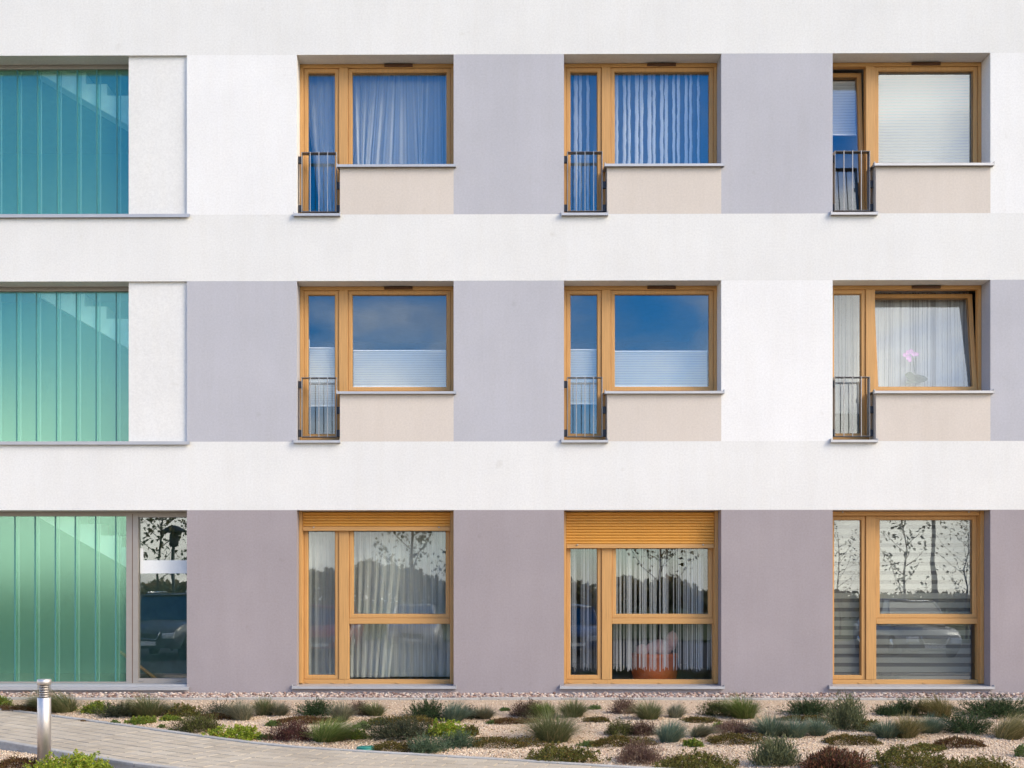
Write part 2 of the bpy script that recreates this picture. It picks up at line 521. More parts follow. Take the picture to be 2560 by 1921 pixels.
def put(name, key, fn, m, parent, loc, rot=0.0):
    me = shared(key, lambda: fn().mesh(name))
    o = new_obj(name, me, parent, loc, m)
    o.rotation_euler = (-rot, 0, 0)
    return o

Y0, Y1 = FY, FY + 0.085
UPPER = [('frame_rail', 'h', 0, W_OPEN, Y0, -0.051, 0), ('frame_post', 'v', 0.002, 0.051, Y0, -HD, -0.0515), ('mullion', 'v', 0.511, 0.629, Y0 - 0.004, -HB - 0.01, -0.0515),
         ('frame_post', 'v', 0.511, 0.575, Y0, -HD, -HB - 0.0105), ('frame_post', 'v', 1.971, W_OPEN - 0.001, Y0, -HB, -0.0515),
         ('frame_rail', 'h', 0.6295, 1.9705, Y0, -HB, -1.366), ('frame_rail', 'h', 0.0515, 0.5105, Y0, -HD, -1.978)]
GROUND = [('frame_rail', 'h', 0, W_OPEN, Y0, -0.055, 0), ('frame_post', 'v', 0.002, 0.051, Y0, -HG, -0.0555), ('mullion', 'v', 0.512, 0.645, Y0 - 0.004, -HG + 0.067, -0.0555),
          ('frame_post', 'v', 1.962, W_OPEN - 0.001, Y0, -HG, -0.0555), ('transom', 'h', 0.6455, 1.9615, Y0, -1.466, -1.391),
          ('frame_rail', 'h', 0.0515, 0.579, Y0, -HG, -HG + 0.0665), ('frame_rail', 'h', 0.5795, 1.9615, Y0, -HG, -HG + 0.0665)]
def frame(win, members, tagk):
    for i, (nm, ori, u0, u1, y0, z0, z1) in enumerate(members):
        put(nm, (tagk, i), lambda: MB().cbox(u0, u1, y0, Y1, z0, z1), M['woodv' if ori == 'v' else 'woodh'], win, (0, 0, 0))
def window_root(loc):
    w_ = new_obj('window', None, bld, loc); w_.empty_display_size = 0.1
    return w_

def sash_with_pane(win, name, u0, u1, v0, v1, rot=0.0, label=None, handle=None, blind=None):
    ww, hh = u1 - u0, v1 - v0
    s = put('sash', ('sash', round(ww, 3), round(hh, 3)), lambda: sash_mb(ww, hh), M['woodv'], win, (u0, SY, -v1), rot)
    if label: s['label'] = label
    off = Vector((0.05, GY - SY, 0.05)); off = Matrix.Rotation(-rot, 3, 'X') @ off
    put('pane', ('pane', round(ww, 3), round(hh, 3)), lambda: pane_mb(ww - 0.1, hh - 0.1), M['glass'], win, Vector((u0, SY, -v1)) + off, rot)
    def gk():
        mb = MB(); a, b_, w0, h0 = 0.049, 0.057, ww, hh
        mb.box(a, w0 - a, 0, 0.006, a, b_).box(a, w0 - a, 0, 0.006, h0 - b_, h0 - a).box(a, b_, 0, 0.006, b_, h0 - b_).box(w0 - b_, w0 - a, 0, 0.006, b_, h0 - b_)
        return mb
    put('gasket', ('gasket', round(ww, 3), round(hh, 3)), gk, M['handle_d'], win, Vector((u0, SY, -v1)) + Matrix.Rotation(-rot, 3, 'X') @ Vector((0, 0.0265, 0)), rot)
    if handle:
        hm, hu, hv = handle
        mb = MB().box(-0.012, 0.012, 0.0, 0.03, -0.03, 0.03).box(-0.006, 0.006, 0.03, 0.048, -0.006, 0.006).box(-0.009, 0.009, 0.04, 0.056, -0.125, 0.01)
        o = mb.build('handle', M[hm], win)
        lv = Vector((hu - u0, 0.071, v1 - hv)); o.location = Vector((u0, SY, -v1)) + Matrix.Rotation(-rot, 3, 'X') @ lv
        o.rotation_euler = (-rot, 0, R(0))
    return Vector((u0, SY, -v1))

def railing(win):
    """guard of 9 cm deep flat bar with thin balusters in front"""
    y0, y1 = 0.066, 0.156
    zb, zt = -HD + 0.06, -1.222
    xs = [0.052 + i * 0.1115 for i in range(5)]
    put('top_rail', 'gtop', lambda: MB().cbox(xs[0] + 0.0045, xs[-1] - 0.0045, y0, y1, zt - 0.008, zt, 0.002), M['rail'], win, (0, 0, 0))
    put('bottom_rail', 'gbot', lambda: MB().cbox(xs[0] + 0.0045, xs[-1] - 0.0045, y0, y1, zb, zb + 0.008, 0.002), M['rail'], win, (0, 0, 0))
    for i, x in enumerate(xs):
        if i in (0, 4):
            put('end_post', 'gend', lambda: MB().cbox(-0.004, 0.004, y0 - 0.001, y1 + 0.001, zb - 0.002, zt + 0.001, 0.002), M['rail2'], win, (x, 0, 0))
        else:
            put('baluster', 'gbal', lambda: MB().cbox(-0.005, 0.005, y0 - 0.0105, y0 - 0.0005, zb - 0.003, zt + 0.002, 0.002), M['bar'], win, (x, 0, 0))
    for sx, x0 in ((-1, xs[0] - 0.0045), (1, xs[-1] + 0.0045)):
        lo, hi = (0.003, x0) if sx < 0 else (x0, DOOR_W - 0.003)
        for z in ((zt - 0.09 if sx < 0 else zt - 0.42), zb + 0.05):
            put('bracket', ('gbr', sx), lambda: MB().cbox(lo, hi, 0.09, 0.125, -0.045, 0.045, 0.004), M['bracket'], win, (0, 0, z))

def upper_window(ri, bi, tilt_door=0.0, tilt_main=0.0, door_handle=None, main_handle=None):
    loc = (X_OPEN[bi], 0, Z_T[ri])
    win = window_root(loc); frame(win, UPPER, 'fu')
    sash_with_pane(win, 'door', 0.053, 0.509, 0.053, 1.976, tilt_door,
                   'narrow balcony sash tilted open at its top' if tilt_door else None, door_handle)
    sash_with_pane(win, 'main', 0.631, 1.969, 0.053, 1.364, tilt_main,
                   'wide sash tilted open at its top' if tilt_main else None, main_handle)
    v = put('vent', 'vent', lambda: MB().prism([(0, 0), (-0.022, -0.006), (-0.026, -0.03), (0, -0.04)], 'x', 0, 0.37).box(0.02, 0.35, -0.03, -0.0245, -0.022, -0.016), M['vent'], win, (1.105, FY - 0.001, -0.004))
    put('sill', 'sill_small', lambda: sill_mb(-0.035, DOOR_W + 0.008), M['sill'], win, (0, 0, -HD + 0.012))
    put('sill', 'sill_big', lambda: sill_mb(DOOR_W - 0.036, W_OPEN + 0.03), M['sill'], win, (0, 0, -HB + 0.012))
    put('inner_sill', 'isill', lambda: MB().box(0.60, 2.1, TH + 0.001, 0.66, -HB - 0.02, -HB + 0.02), M['railw'], win, (0, 0, 0))
    railing(win)
    return win

def ground_window(bi, shutter_v, hd='handle_d'):
    loc = (X_OPEN[bi], 0, Z_T[2])
    win = window_root(loc); frame(win, GROUND, 'fg')
    sash_with_pane(win, 'door', 0.053, 0.510, 0.057, 2.188, 0, None, (hd, 0.082, 1.16))
    sash_with_pane(win, 'main', 0.647, 1.960, 0.057, 1.389, 0)
    put('pane', 'gpane_low', lambda: pane_mb(1.317, 0.724), M['glass'], win, (0.645, GY, -2.19))
    put('sill', 'sill_ground', lambda: sill_mb(-0.055, W_OPEN + 0.035), M['sill'], win, (0, 0, -HG + 0.010))
    for u in (0.10, 0.43, 0.665, 1.27, 1.90):
        put('drain_cap', 'drain', lambda: MB().cbox(-0.022, 0.022, -0.008, 0.0, -0.009, 0.009, 0.004), M['woodh'], win, (u, FY - 0.0005, -HG + 0.022))
    # roller shutter
    sh = new_obj('roller_shutter', None, bld, loc); sh.empty_display_size = 0.1
    for g0, g1 in ((0.001, 0.043), (1.968, W_OPEN - 0.001)):
        put('guide', ('guide', g0), lambda: MB().cbox(g0, g1, 0.175, FY - 0.005, -HG + 0.02, 0), M['woodv'], sh, (0, 0, 0))
    zb = -shutter_v
    put('bottom_bar', 'bbar', lambda: MB().cbox(0.047, 1.964, 0.196, 0.222, 0, 0.056, 0.004), M['woodh'], sh, (0, 0, zb))
    for u in (0.19, 1.82):
        put('stop_peg', 'peg', lambda: MB().cbox(-0.008, 0.008, -0.02, 0.0, -0.008, 0.008, 0.003), M['sill'], sh, (u, 0.1955, zb + 0.046))
    pitch = 0.0375; z = zb + 0.057
    def slat():
        prof = [(0.222, 0), (0.208, 0.001), (0.2005, 0.006), (0.198, 0.014), (0.199, 0.024), (0.204, 0.031), (0.211, 0.0362), (0.222, 0.0362)]
        return MB().prism(prof, 'x', 0.048, 1.963)
    while z < 0.0:
        if z + 0.0345 < -0.001:
            put('slat', 'slat', slat, M['shut'], sh, (0, 0, z))
        z += pitch
    return win

T_DOOR, T_MAIN = R(4.4), R(7.0)
upper_window(0, 0, main_handle=('handle_w', 0.672, 0.93))
upper_window(0, 1)
upper_window(0, 2, tilt_door=T_DOOR)
upper_window(1, 0, main_handle=('handle_w', 0.672, 0.70), door_handle=('handle_w', 0.10, 0.70))
upper_window(1, 1, door_handle=('handle_w', 0.10, 0.70))
upper_window(1, 2, tilt_main=T_MAIN)
ground_window(0, 0.255)
ground_window(1, 0.483)
ground_window(2, 0.060, 'handle_w')

# ------------------------------------------------------------------ ribbed glass stair hall
def glass_wall(ri, x_end, z0, z1, joints):
    base = MB()
    base.box(XHL, x_end, FY, FY + 0.08, z1 - 0.057, z1 - 0.001)
    gw = base.build('glass_wall', M['alu'], bld)
    gw['label'] = ['teal ribbed glass wall of the top storey', 'mint ribbed glass wall of the middle storey', 'green ribbed glass wall of the ground storey'][ri]
    pitch = (joints[-1] - joints[0]) / (len(joints) - 1)
    xs = list(joints)
    while xs[0] - pitch > XHL + 0.05: xs.insert(0, xs[0] - pitch)
    xs = [XHL] + xs + [x_end]
    gb, gt = z0, z1 - 0.058
    for a, b in zip(xs[:-1], xs[1:]):
        w_ = b - a
        key = ('chan', ri, round(w_, 3))
        def ch():
            mb = MB(); g = 0.006
            mb.box(g, w_ - g, 0, 0.007, 0, gt - gb)
            mb.box(g, g + 0.006, 0.007, 0.06, 0, gt - gb)
            mb.box(w_ - g - 0.006, w_ - g, 0.007, 0.06, 0, gt - gb)
            return mb
        put('glass_channel', key, ch, M['u'], gw, (a, FY + 0.03, gb))
    for x in xs[1:-1]:
        put('joint_seal', ('seal', ri), lambda: MB().box(-0.008, 0.008, -0.004, 0.012, 0, gt - gb), M['useal'], gw, (x, FY + 0.03, gb))
        for dx in (-0.034, 0.020):
            put('channel_rib', ('rib', ri), lambda: MB().box(0, 0.014, 0.062, 0.07, 0, gt - gb), M['flange'], gw, (x + dx, FY + 0.03, gb))
    return gw
def jx(l): return [P(p, 0, FY + 0.03).x for p in l]
glass_wall(0, X_PAN + 0.15, Z_S[0] + 0.01, Z_T[0], jx([40.5, 91, 141, 191, 240, 290.6]))
glass_wall(1, X_PAN + 0.15, Z_S[1] + 0.01, Z_T[1], jx([38.8, 88.5, 139, 189, 238.6, 288.8]))
xp0, xp1 = P(314, 0, FY).x, P(344, 0, FY).x
zg0 = P(0, 1705, FY).z
glass_wall(2, xp0, zg0, Z_T[2], jx([34.5, 85.2, 136, 186, 237, 287.6]))
for ri in (0, 1):
    MB().prism([(FY + 0.02, 0.016), (-0.04, 0.0), (-0.04, -0.042), (-0.036, -0.042), (-0.036, -0.006), (FY + 0.02, 0.008)], 'x', XHL, P(475, 0).x).build('sill', M['sill'], bld, (0, 0, Z_S[ri] + 0.0))
# ground storey: posts, clear pane, base rail and sill
eg = new_obj('entrance_glazing', MB()
    .box(xp0 + 0.001, xp1, FY - 0.004, FY + 0.085, P(0, 1711, FY).z, Z_T[2] - 0.001)
    .box(xp1, X_REC - 0.001, FY, FY + 0.08, P(0, 1293, FY).z, Z_T[2] - 0.001)
    .box(xp1, X_REC - 0.001, FY, FY + 0.08, P(0, 1711, FY).z, P(0, 1697, FY).z)
    .box(XHL, xp0, FY, FY + 0.08, P(0, 1711, FY).z, zg0 - 0.001).mesh('entrance_glazing'), bld, (0, 0, 0), M['alu'])
MB().box(P(329, 0, FY).x, P(330.5, 0, FY).x, FY - 0.006, FY - 0.0045, P(0, 1711, FY).z, Z_T[2] - 0.03).build('joint_line', M['vent'], eg)
zc0, zc1_ = P(0, 1697, FY).z, P(0, 1293, FY).z
MB().box(xp1, X_REC + 0.1, GY, GY + 0.006, zc0, zc1_).build('pane', M['glass2'], eg)
fz0, fz1 = P(0, 1434, GY).z, P(0, 1401, GY).z
fx0 = P(349, 0, GY).x
MB().box(fx0, X_REC + 0.08, GY - 0.002, GY - 0.0005, fz0, fz1).box(fx0, P(357, 0, GY).x, GY - 0.002, GY - 0.0005, fz1, P(0, 1371, GY).z).build('frosted_film', M['film'], eg)
for px in (353, 446):
    MB().cbox(-0.03, 0.03, -0.008, 0, -0.008, 0.008, 0.004).build('drain_cap', M['alu'], eg, P(px, 1703, FY - 0.0005))
MB().box(XHL, X_REC - 0.001, 0.03, FY - 0.006, P(0, 1722, 0.03).z, P(0, 1712, 0.03).z).build('base_strip', M['sill'], eg)
MB().prism([(0.029, 0.006), (-0.045, 0.0), (-0.045, -0.038), (-0.041, -0.038), (-0.041, -0.006), (0.029, 0.0)], 'x', XHL, P(473, 0).x).build('sill', M['sill'], eg, (0, 0, P(0, 1719, -0.045).z))

# stairs behind the ribbed glass
def stairs(soff, riser0, lev0, run, rise, zland):
    yf, yb = 0.368, 0.72
    def q2(px, py):
        p = P(px, py, yf); return (p.x, p.z)
    (ax, ay), slope = soff
    xm = xp1 - 0.05          # clip at the hall's side wall
    lx = ax - 70
    x, y = riser0 - 2*run, lev0 - 2*rise
    top = [q2(lx, y)]
    while x < 640:
        top.append(q2(x, y)); y += rise; top.append(q2(x, y)); x += run
    poly = [p for p in top if p[0] < xm]
    poly.append((xm, poly[-1][1]))
    poly.append((xm, q2(338, ay + (338 - ax) * slope)[1]))
    poly.append(q2(lx, ay - 70 * slope))
    poly = [(a, max(b, 0.06)) for a, b in poly]
    MB().prism(poly, 'y', yf, yb).build('staircase', M['stair'], bld)
stairs(((127, 200), 0.59), 212, 179, 53.5, 29, 0)
stairs(((103, 743.7), 0.59), 209, 734, 55, 31, 0)
stairs(((105, 1300), 0.575), 197, 1281, 52.5, 29, 0)
a, b = P(349, 1668, 0.8), P(400, 1706, 0.8)
MB().tube([a + (a - b), a, b, b + (b - a)], 0.022, 8).build('handrail', M['timber'], bld)

# ------------------------------------------------------------------ curtains and blinds
def fold_sheet(u0, u1, z0, z1, y, amp, nf, nz=14, seed=0, fan=0.0, gather=None, nx=None):
    """hanging cloth with irregular folds; local frame of the window opening"""
    r = np.random.default_rng(seed)
    nx = nx or int(nf * 9)
    s = np.linspace(0, 1, nx)
    ph = np.cumsum(r.uniform(0.55, 1.55, nx)); ph = ph / ph[-1] * nf * 2 * math.pi
    a = np.interp(s, np.linspace(0, 1, int(nf) + 2), r.uniform(0.35, 1.3, int(nf) + 2))
    ph2 = s * nf * 2.7 * 2 * math.pi + r.uniform(0, 6)
    drift = np.interp(s, np.linspace(0, 1, 9), r.uniform(-1, 1, 9)) * fan
    V = []
    for j in range(nz + 1):
        t = j / nz                      # 0 at the rod
        z = z1 + (z0 - z1) * t
        k = min(1.0, 0.35 + t * 1.2)
        u = u0 + (u1 - u0) * s + drift * t
        if gather is not None:
            c0, c1 = gather(t)
            u = c0 + (c1 - c0) * s
        yy = y + amp * k * a * (np.sin(ph + t * 0.5) + 0.28 * np.sin(ph2))
        V.append(np.stack([u, yy, np.full(nx, z)], 1))
    V = np.concatenate(V)
    i, j = np.meshgrid(np.arange(nx - 1), np.arange(nz))
    b0 = (j * nx + i).ravel()
    Fc = np.stack([b0, b0 + 1, b0 + nx + 1, b0 + nx], 1)
    return mesh_np('sheet', V, Fc, True)

def rod(parent, u0, u1, z, y):
    MB().tube([(u0, y, z), (u1, y, z)], 0.012, 8).build('curtain_rod', M['railw'], parent)

def hang(name, label, cat, ri, bi, group):
    return thing(name, label, cat, (X_OPEN[bi], 0, Z_T[ri]), group)

CG = 'curtains behind the windows'
BG_ = 'blinds behind the windows'
# top row, first window
c = hang('curtain', 'bright white voile curtain with fanned folds in the wide top-row pane', 'curtain', 0, 0, CG)
new_obj('fabric', fold_sheet(0.60, 1.99, -HB - 0.1, 0.02, 0.47, 0.034, 11, seed=3, fan=0.12, nx=150), c, m=M['voile'])
rod(c, 0.6, 2.0, 0.03, 0.47)
c = hang('curtain', 'narrow white voile curtain swept aside in the balcony sash beside the fanned curtain', 'curtain', 0, 0, CG)
new_obj('fabric', fold_sheet(0.03, 0.53, -HD, 0.02, 0.50, 0.030, 4, seed=8, gather=lambda t: (0.05 + 0.22 * t ** 1.6, 0.50 - 0.02 * t)), c, m=M['voile'])
new_obj('fabric', fold_sheet(0.03, 0.53, -HD, 0.02, 0.56, 0.02, 4, seed=9, gather=lambda t: (0.02 + 0.30 * t, 0.36 + 0.16 * t)), c, m=M['voile'])
rod(c, 0.02, 0.53, 0.03, 0.53)
# top row, second window: ruffled strips in pairs on a thin sheer
c = hang('curtain', 'sheer curtain with pairs of white wavy ruffled strips', 'curtain', 0, 1, CG)
new_obj('fabric', fold_sheet(0.03, 2.0, -HD, 0.02, 0.50, 0.010, 12, seed=21), c, m=M['sheer'])
rod(c, 0.02, 2.0, 0.03, 0.50)
def ruffle(u, wd, seed, z0=-HD + 0.12):
    r = np.random.default_rng(seed); n = 70
    t = np.linspace(0, 1, n)
    def wob(k): k *= 0.6; return np.interp(t, np.linspace(0, 1, 26), r.uniform(-1, 1, 26)) * k
    cen = u + wob(0.006)
    l = cen - wd / 2 + wob(0.007); rr = cen + wd / 2 + wob(0.007)
    z = 0.0 + (z0) * t
    y = 0.455 + 0.006 * np.sin(t * 190 + seed)
    V = np.concatenate([np.stack([l, y, z], 1), np.stack([cen, y - 0.012, z], 1), np.stack([rr, y, z], 1)])
    i = np.arange(n - 1)
    Fc = np.concatenate([np.stack([i, i + n, i + n + 1, i + 1], 1), np.stack([i + n, i + 2 * n, i + 2 * n + 1, i + n + 1], 1)])
    return mesh_np('ruffle_strip', V, Fc, True)
def uz(zx): return (1390 + zx / 3.609 - 1417) / 190.0
pairs = [(150, 0.03), (228, 0.05), (268, 0.036), (338, 0.036), (556, 0.03), (597, 0.04), (668, 0.04), (710, 0.036), (780, 0.046), (823, 0.042), (895, 0.05), (936, 0.036),
         (1006, 0.042), (1046, 0.042), (1115, 0.034), (1157, 0.036), (1226, 0.04), (1268, 0.036), (1338, 0.03)]
for i, (zx, wd) in enumerate(pairs):
    new_obj('ruffle_strip', ruffle(uz(zx) + 0.003, wd, 40 + i), c, m=M['ruffle'])

def pleated(ri, bi, label, u0, u1, v0, v1, tilt=0.0, pivot=None, y=0.352):
    b = hang('pleated_blind', label, 'blind', ri, bi, BG_)
    if tilt:
        b.location = (X_OPEN[bi], SY, Z_T[ri] - pivot); b.rotation_euler = (-tilt, 0, 0)
        dz, yy = pivot, y - SY
    else:
        dz, yy = 0.0, y
    n = max(2, int(round((v1 - v0) / (0.038 if ri == 0 else 0.031))))
    V, Fc = [], []
    for j in range(2 * n + 1):
        z = dz - v0 - (v1 - v0) * j / (2 * n); o_ = 0.019 if j % 2 else 0.0
        V += [(u0, yy + o_, z), (u1, yy + o_, z)]
    for j in range(2 * n): Fc.append((2*j, 2*j+1, 2*j+3, 2*j+2))
    new_obj('fabric', mesh_np('pleated_fabric', V, Fc), b, m=M['pleat'])
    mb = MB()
    for j in range(1, n):                     # grey strip along every fold, painting in the pleat's shade
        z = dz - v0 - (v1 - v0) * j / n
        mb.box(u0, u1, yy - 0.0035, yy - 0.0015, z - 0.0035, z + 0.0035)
    tag(mb.build('fold_shade_strip', M['fold_shade'], b), kind='stuff')
    for v in (v0 - 0.014, v1):
        MB().cbox(u0, u1, yy - 0.006, yy + 0.016, dz - v - 0.014, dz - v, 0.002).build('rail', M['railw'], b)
    return b
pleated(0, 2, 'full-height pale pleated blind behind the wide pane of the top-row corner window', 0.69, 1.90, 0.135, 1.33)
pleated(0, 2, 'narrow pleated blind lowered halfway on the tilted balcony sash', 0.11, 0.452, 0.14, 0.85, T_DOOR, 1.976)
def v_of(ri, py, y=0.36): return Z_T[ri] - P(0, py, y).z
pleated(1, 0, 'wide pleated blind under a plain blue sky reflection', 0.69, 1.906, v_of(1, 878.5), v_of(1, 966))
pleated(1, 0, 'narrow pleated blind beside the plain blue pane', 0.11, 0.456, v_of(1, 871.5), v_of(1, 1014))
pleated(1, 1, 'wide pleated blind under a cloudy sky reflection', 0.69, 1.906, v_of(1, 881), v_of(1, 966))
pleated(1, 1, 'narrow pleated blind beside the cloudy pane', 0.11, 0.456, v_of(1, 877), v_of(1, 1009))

def strings(u0, u1, z0, z1, y, n, seed, wmin=0.003, wmax=0.009, cluster=True, hem=0.03):
    r = np.random.default_rng(seed)
    us = np.sort(r.uniform(u0, u1, n))
    if cluster:
        cen = np.sort(r.uniform(u0, u1, max(4, n // 9)))
        k = r.random(n) < 0.3
        us[k] = np.clip(cen[r.integers(0, len(cen), k.sum())] + r.normal(0, 0.010, k.sum()), u0, u1)
    V, Fc = [], []
    for u in us:
        wd = r.uniform(wmin, wmax); zz = z0 + r.uniform(0, hem); yy = y + r.uniform(-0.012, 0.012); d = r.uniform(-0.006, 0.006)
        b = len(V); m_ = 5
        for j in range(m_ + 1):
            t = j / m_; z = z1 + (zz - z1) * t; x = u + d * t + 0.002 * math.sin(t * 5 + u * 90)
            V += [(x - wd/2, yy, z), (x, yy - wd * 0.4, z), (x + wd/2, yy, z)]
        for j in range(m_):
            Fc += [(b+3*j, b+3*j+1, b+3*j+4, b+3*j+3), (b+3*j+1, b+3*j+2, b+3*j+5, b+3*j+4)]
    return mesh_np('strings', V, Fc, True)
c = hang('curtain', 'silvery string curtain behind the orchid', 'curtain', 1, 2, CG)
new_obj('strings', strings(0.03, 2.0, -1.62, 0.0, 0.60, 330, 5, 0.004, 0.011), c, m=M['string'])
new_obj('backing', fold_sheet(0.03, 2.0, -1.60, 0.0, 0.64, 0.008, 14, seed=31), c, m=M['netw'])
rod(c, 0.02, 2.0, 0.012, 0.60)
c = hang('curtain', 'grey-green net curtain with a slanting gap at its hem behind the ground-floor window', 'curtain', 2, 0, CG)
new_obj('fabric', fold_sheet(0.60, 1.26, -2.18, 0.0, 0.50, 0.024, 7, seed=51, gather=lambda t: (0.60, 1.30 - 0.22 * max(0, t - 0.35))), c, m=M['net'])
new_obj('fabric', fold_sheet(1.10, 2.0, -2.172, 0.0, 0.52, 0.020, 9, seed=52, gather=lambda t: (1.02 + 0.02 * t, 2.0)), c, m=M['net'])
new_obj('fabric', fold_sheet(0.03, 0.55, -2.18, 0.0, 0.50, 0.022, 6, seed=53), c, m=M['net'])
rod(c, 0.02, 2.0, 0.012, 0.51)
c = hang('curtain', 'white string curtain hanging in front of the orange pot', 'curtain', 2, 1, CG)
new_obj('strings', strings(0.62, 2.0, -2.10, 0.0, 0.47, 135, 6, 0.003, 0.0085, True, 0.07), c, m=M['string'])
new_obj('strings', strings(0.05, 0.54, -2.10, 0.0, 0.47, 44, 7, 0.003, 0.008, True, 0.07), c, m=M['string'])
rod(c, 0.02, 2.0, 0.012, 0.47)

def zebra(label, u0, u1, seed):
    b = hang('striped_roller_blind', label, 'blind', 2, 2, BG_)
    MB().tube([(u0, 0.375, -0.045), (u1, 0.375, -0.045)], 0.022, 10).build('roller', M['railw'], b)
    sh = MB().box(u0, u1, 0.375, 0.3765, -2.19, -0.06).build('sheer', M['bsheer'], b)
    z = -0.10; k = 0
    me = MB().box(u0, u1, 0.366, 0.3675, -0.072, 0).mesh('band')
    while z > -2.17:
        new_obj('band', me, b, (0, 0, z), M['band_cloth']); z -= 0.1205; k += 1
    return b
zebra('wide striped roller blind behind the ground-floor window', 0.655, 1.925, 1)
zebra('narrow striped roller blind behind the tall ground-floor sash', 0.10, 0.475, 2)

# ------------------------------------------------------------------ things on the inner sills and floors
def blob(cx, cy, cz, rx, ry, rz, seed, n=10, lump=0.15):
    r = np.random.default_rng(seed); mb = MB(); vs = []; fs = []
    off = r.uniform(0, 6, 6)
    for i in range(n + 1):
        th = math.pi * i / n
        for k in range(2 * n):
            a = math.pi * k / n
            s = 1 + lump * math.sin(3*a + off[0]) * math.sin(2*th + off[1]) + lump * 0.5 * math.sin(5*a + off[2]) * math.sin(th)
            vs.append((cx + rx*s*math.sin(th)*math.cos(a), cy + ry*s*math.sin(th)*math.sin(a), cz + rz*s*math.cos(th)))
    for i in range(n):
        for k in range(2*n):
            k2 = (k+1) % (2*n)
            fs.append((i*2*n+k, (i+1)*2*n+k, (i+1)*2*n+k2, i*2*n+k2))
    mb.add(vs, fs, True); return mb

M['leafd'] = simple('orchid_leaf', (0.02, 0.05, 0.02), 0.5)
M['petal'] = simple('orchid_petal', (0.72, 0.34, 0.66), 0.6)
M['pinkpot'] = simple('pale_pot', (0.7, 0.62, 0.58), 0.5)
M['redp'] = simple('red_glaze', (0.5, 0.05, 0.06), 0.35)
M['orange'] = simple('orange_pot', (0.62, 0.13, 0.03), 0.5)
M['pink'] = simple('pale_pink_plush', (0.72, 0.45, 0.42), 0.9)
zs = Z_T[1] - HB + 0.021
def oz(zx, zy, y=0.52): return P(2060 + zx / 3.688, 680 + zy / 3.688, y)
b0 = oz(838, 1040); 
orc = thing('orchid', 'pink orchid with dark leaves standing behind the tilted window', 'plant', (b0.x, 0.52, zs))
MB().lathe([(0.035, 0), (0.05, 0.03), (0.055, 0.075), (0.05, 0.08)], 16).build('pot', M['pinkpot'], orc)
def leaf_strip(p0, p1, wd, sag, up=Vector((0, -1, 0.3))):
    mb = MB(); p0 = Vector(p0); p1 = Vector(p1); n = 8; vs = []
    d = (p1 - p0); sd = d.cross(up).normalized()
    for i in range(n + 1):
        t = i / n; c_ = p0 + d*t + Vector((0, 0, sag*math.sin(math.pi*t)))
        w_ = wd * math.sin(math.pi * min(1, 0.12 + t*0.88)) ** 0.7 + 0.001
        vs += [c_ - sd*w_/2, c_ + up.normalized()*-w_*0.12, c_ + sd*w_/2]
    fs = []
    for i in range(n): fs += [(3*i, 3*i+1, 3*i+4, 3*i+3), (3*i+1, 3*i+2, 3*i+5, 3*i+4)]
    return mb.add(vs, fs, True)
def loc_o(zx, zy, dy=0): 
    p = oz(zx, zy, 0.52 + dy); return (p.x - b0.x, dy, p.z - zs)
for (x0, y0, x1, y1, wd) in [(838, 1012, 735, 950, 0.12), (838, 1016, 950, 995, 0.10), (838, 1010, 880, 960, 0.07), (836, 1018, 740, 1035, 0.065), (840, 1016, 905, 985, 0.05)]:
    leaf_strip(loc_o(x0, y0), loc_o(x1, y1, -0.04), wd, 0.02).build('leaf', M['leafd'], orc)
MB().tube([loc_o(838, 1012), loc_o(822, 900), loc_o(812, 800), loc_o(790, 752), loc_o(740, 765)], 0.004, 5).build('stem', M['leafd'], orc)
for fx, fy, sz in [(735, 772, 0.9), (765, 750, 1.0), (790, 742, 1.0), (770, 800, 1.1), (815, 765, 1.0), (845, 768, 0.8), (780, 822, 0.8)]:
    mb = MB(); cxx = Vector(loc_o(fx, fy, -0.03))
    for k in range(5):
        a = 2*math.pi*k/5 + fx; d = Vector((math.cos(a), -0.25, math.sin(a)))*0.036*sz
        sdv = Vector((-math.sin(a), 0, math.cos(a)))*0.02*sz
        mb.add([cxx, cxx + d*0.55 + sdv, cxx + d, cxx + d*0.55 - sdv], [(0, 1, 2, 3)])
    mb.build('flower', M['petal'], orc)
p = oz(645, 1050)
rp = thing('bowl', 'small red rounded bowl on the inner sill beside the orchid', 'bowl', (p.x, 0.52, zs))
MB().lathe([(0.03, 0), (0.055, 0.02), (0.06, 0.05), (0.05, 0.072), (0.03, 0.08)], 18).build('body', M['redp'], rp)
MB().lathe([(0.03, 0.080), (0.024, 0.09), (0.008, 0.095)], 14).build('lid', M['redp'], rp)

pc = P(1390 + 855/3.459, 1700, 0.80)
pot = thing('plant_pot', 'big orange pot behind the string curtain', 'pot', (pc.x, 0.85, 0.051))
MB().lathe([(0.24, 0.0), (0.29, 0.05), (0.31, 0.22), (0.305, 0.36), (0.315, 0.37), (0.315, 0.43), (0.29, 0.43), (0.285, 0.36)], 28).build('body', M['orange'], pot)
MB().lathe([(0.28, 0.36), (0.26, 0.372), (0.05, 0.38)], 20).build('soil', M['vent'], pot)
pl = thing('plush_bundle', 'pale pink soft bundle lying on the orange pot', 'soft toy', (pc.x, 0.85, 0.44))
blob(0.05, -0.12, 0.11, 0.17, 0.12, 0.11, 5).build('body', M['pink'], pl)
blob(-0.19, -0.14, 0.08, 0.08, 0.08, 0.085, 6).build('head', M['pink'], pl)
blob(0.22, -0.12, 0.22, 0.07, 0.06, 0.12, 7).build('arm', M['pink'], pl)

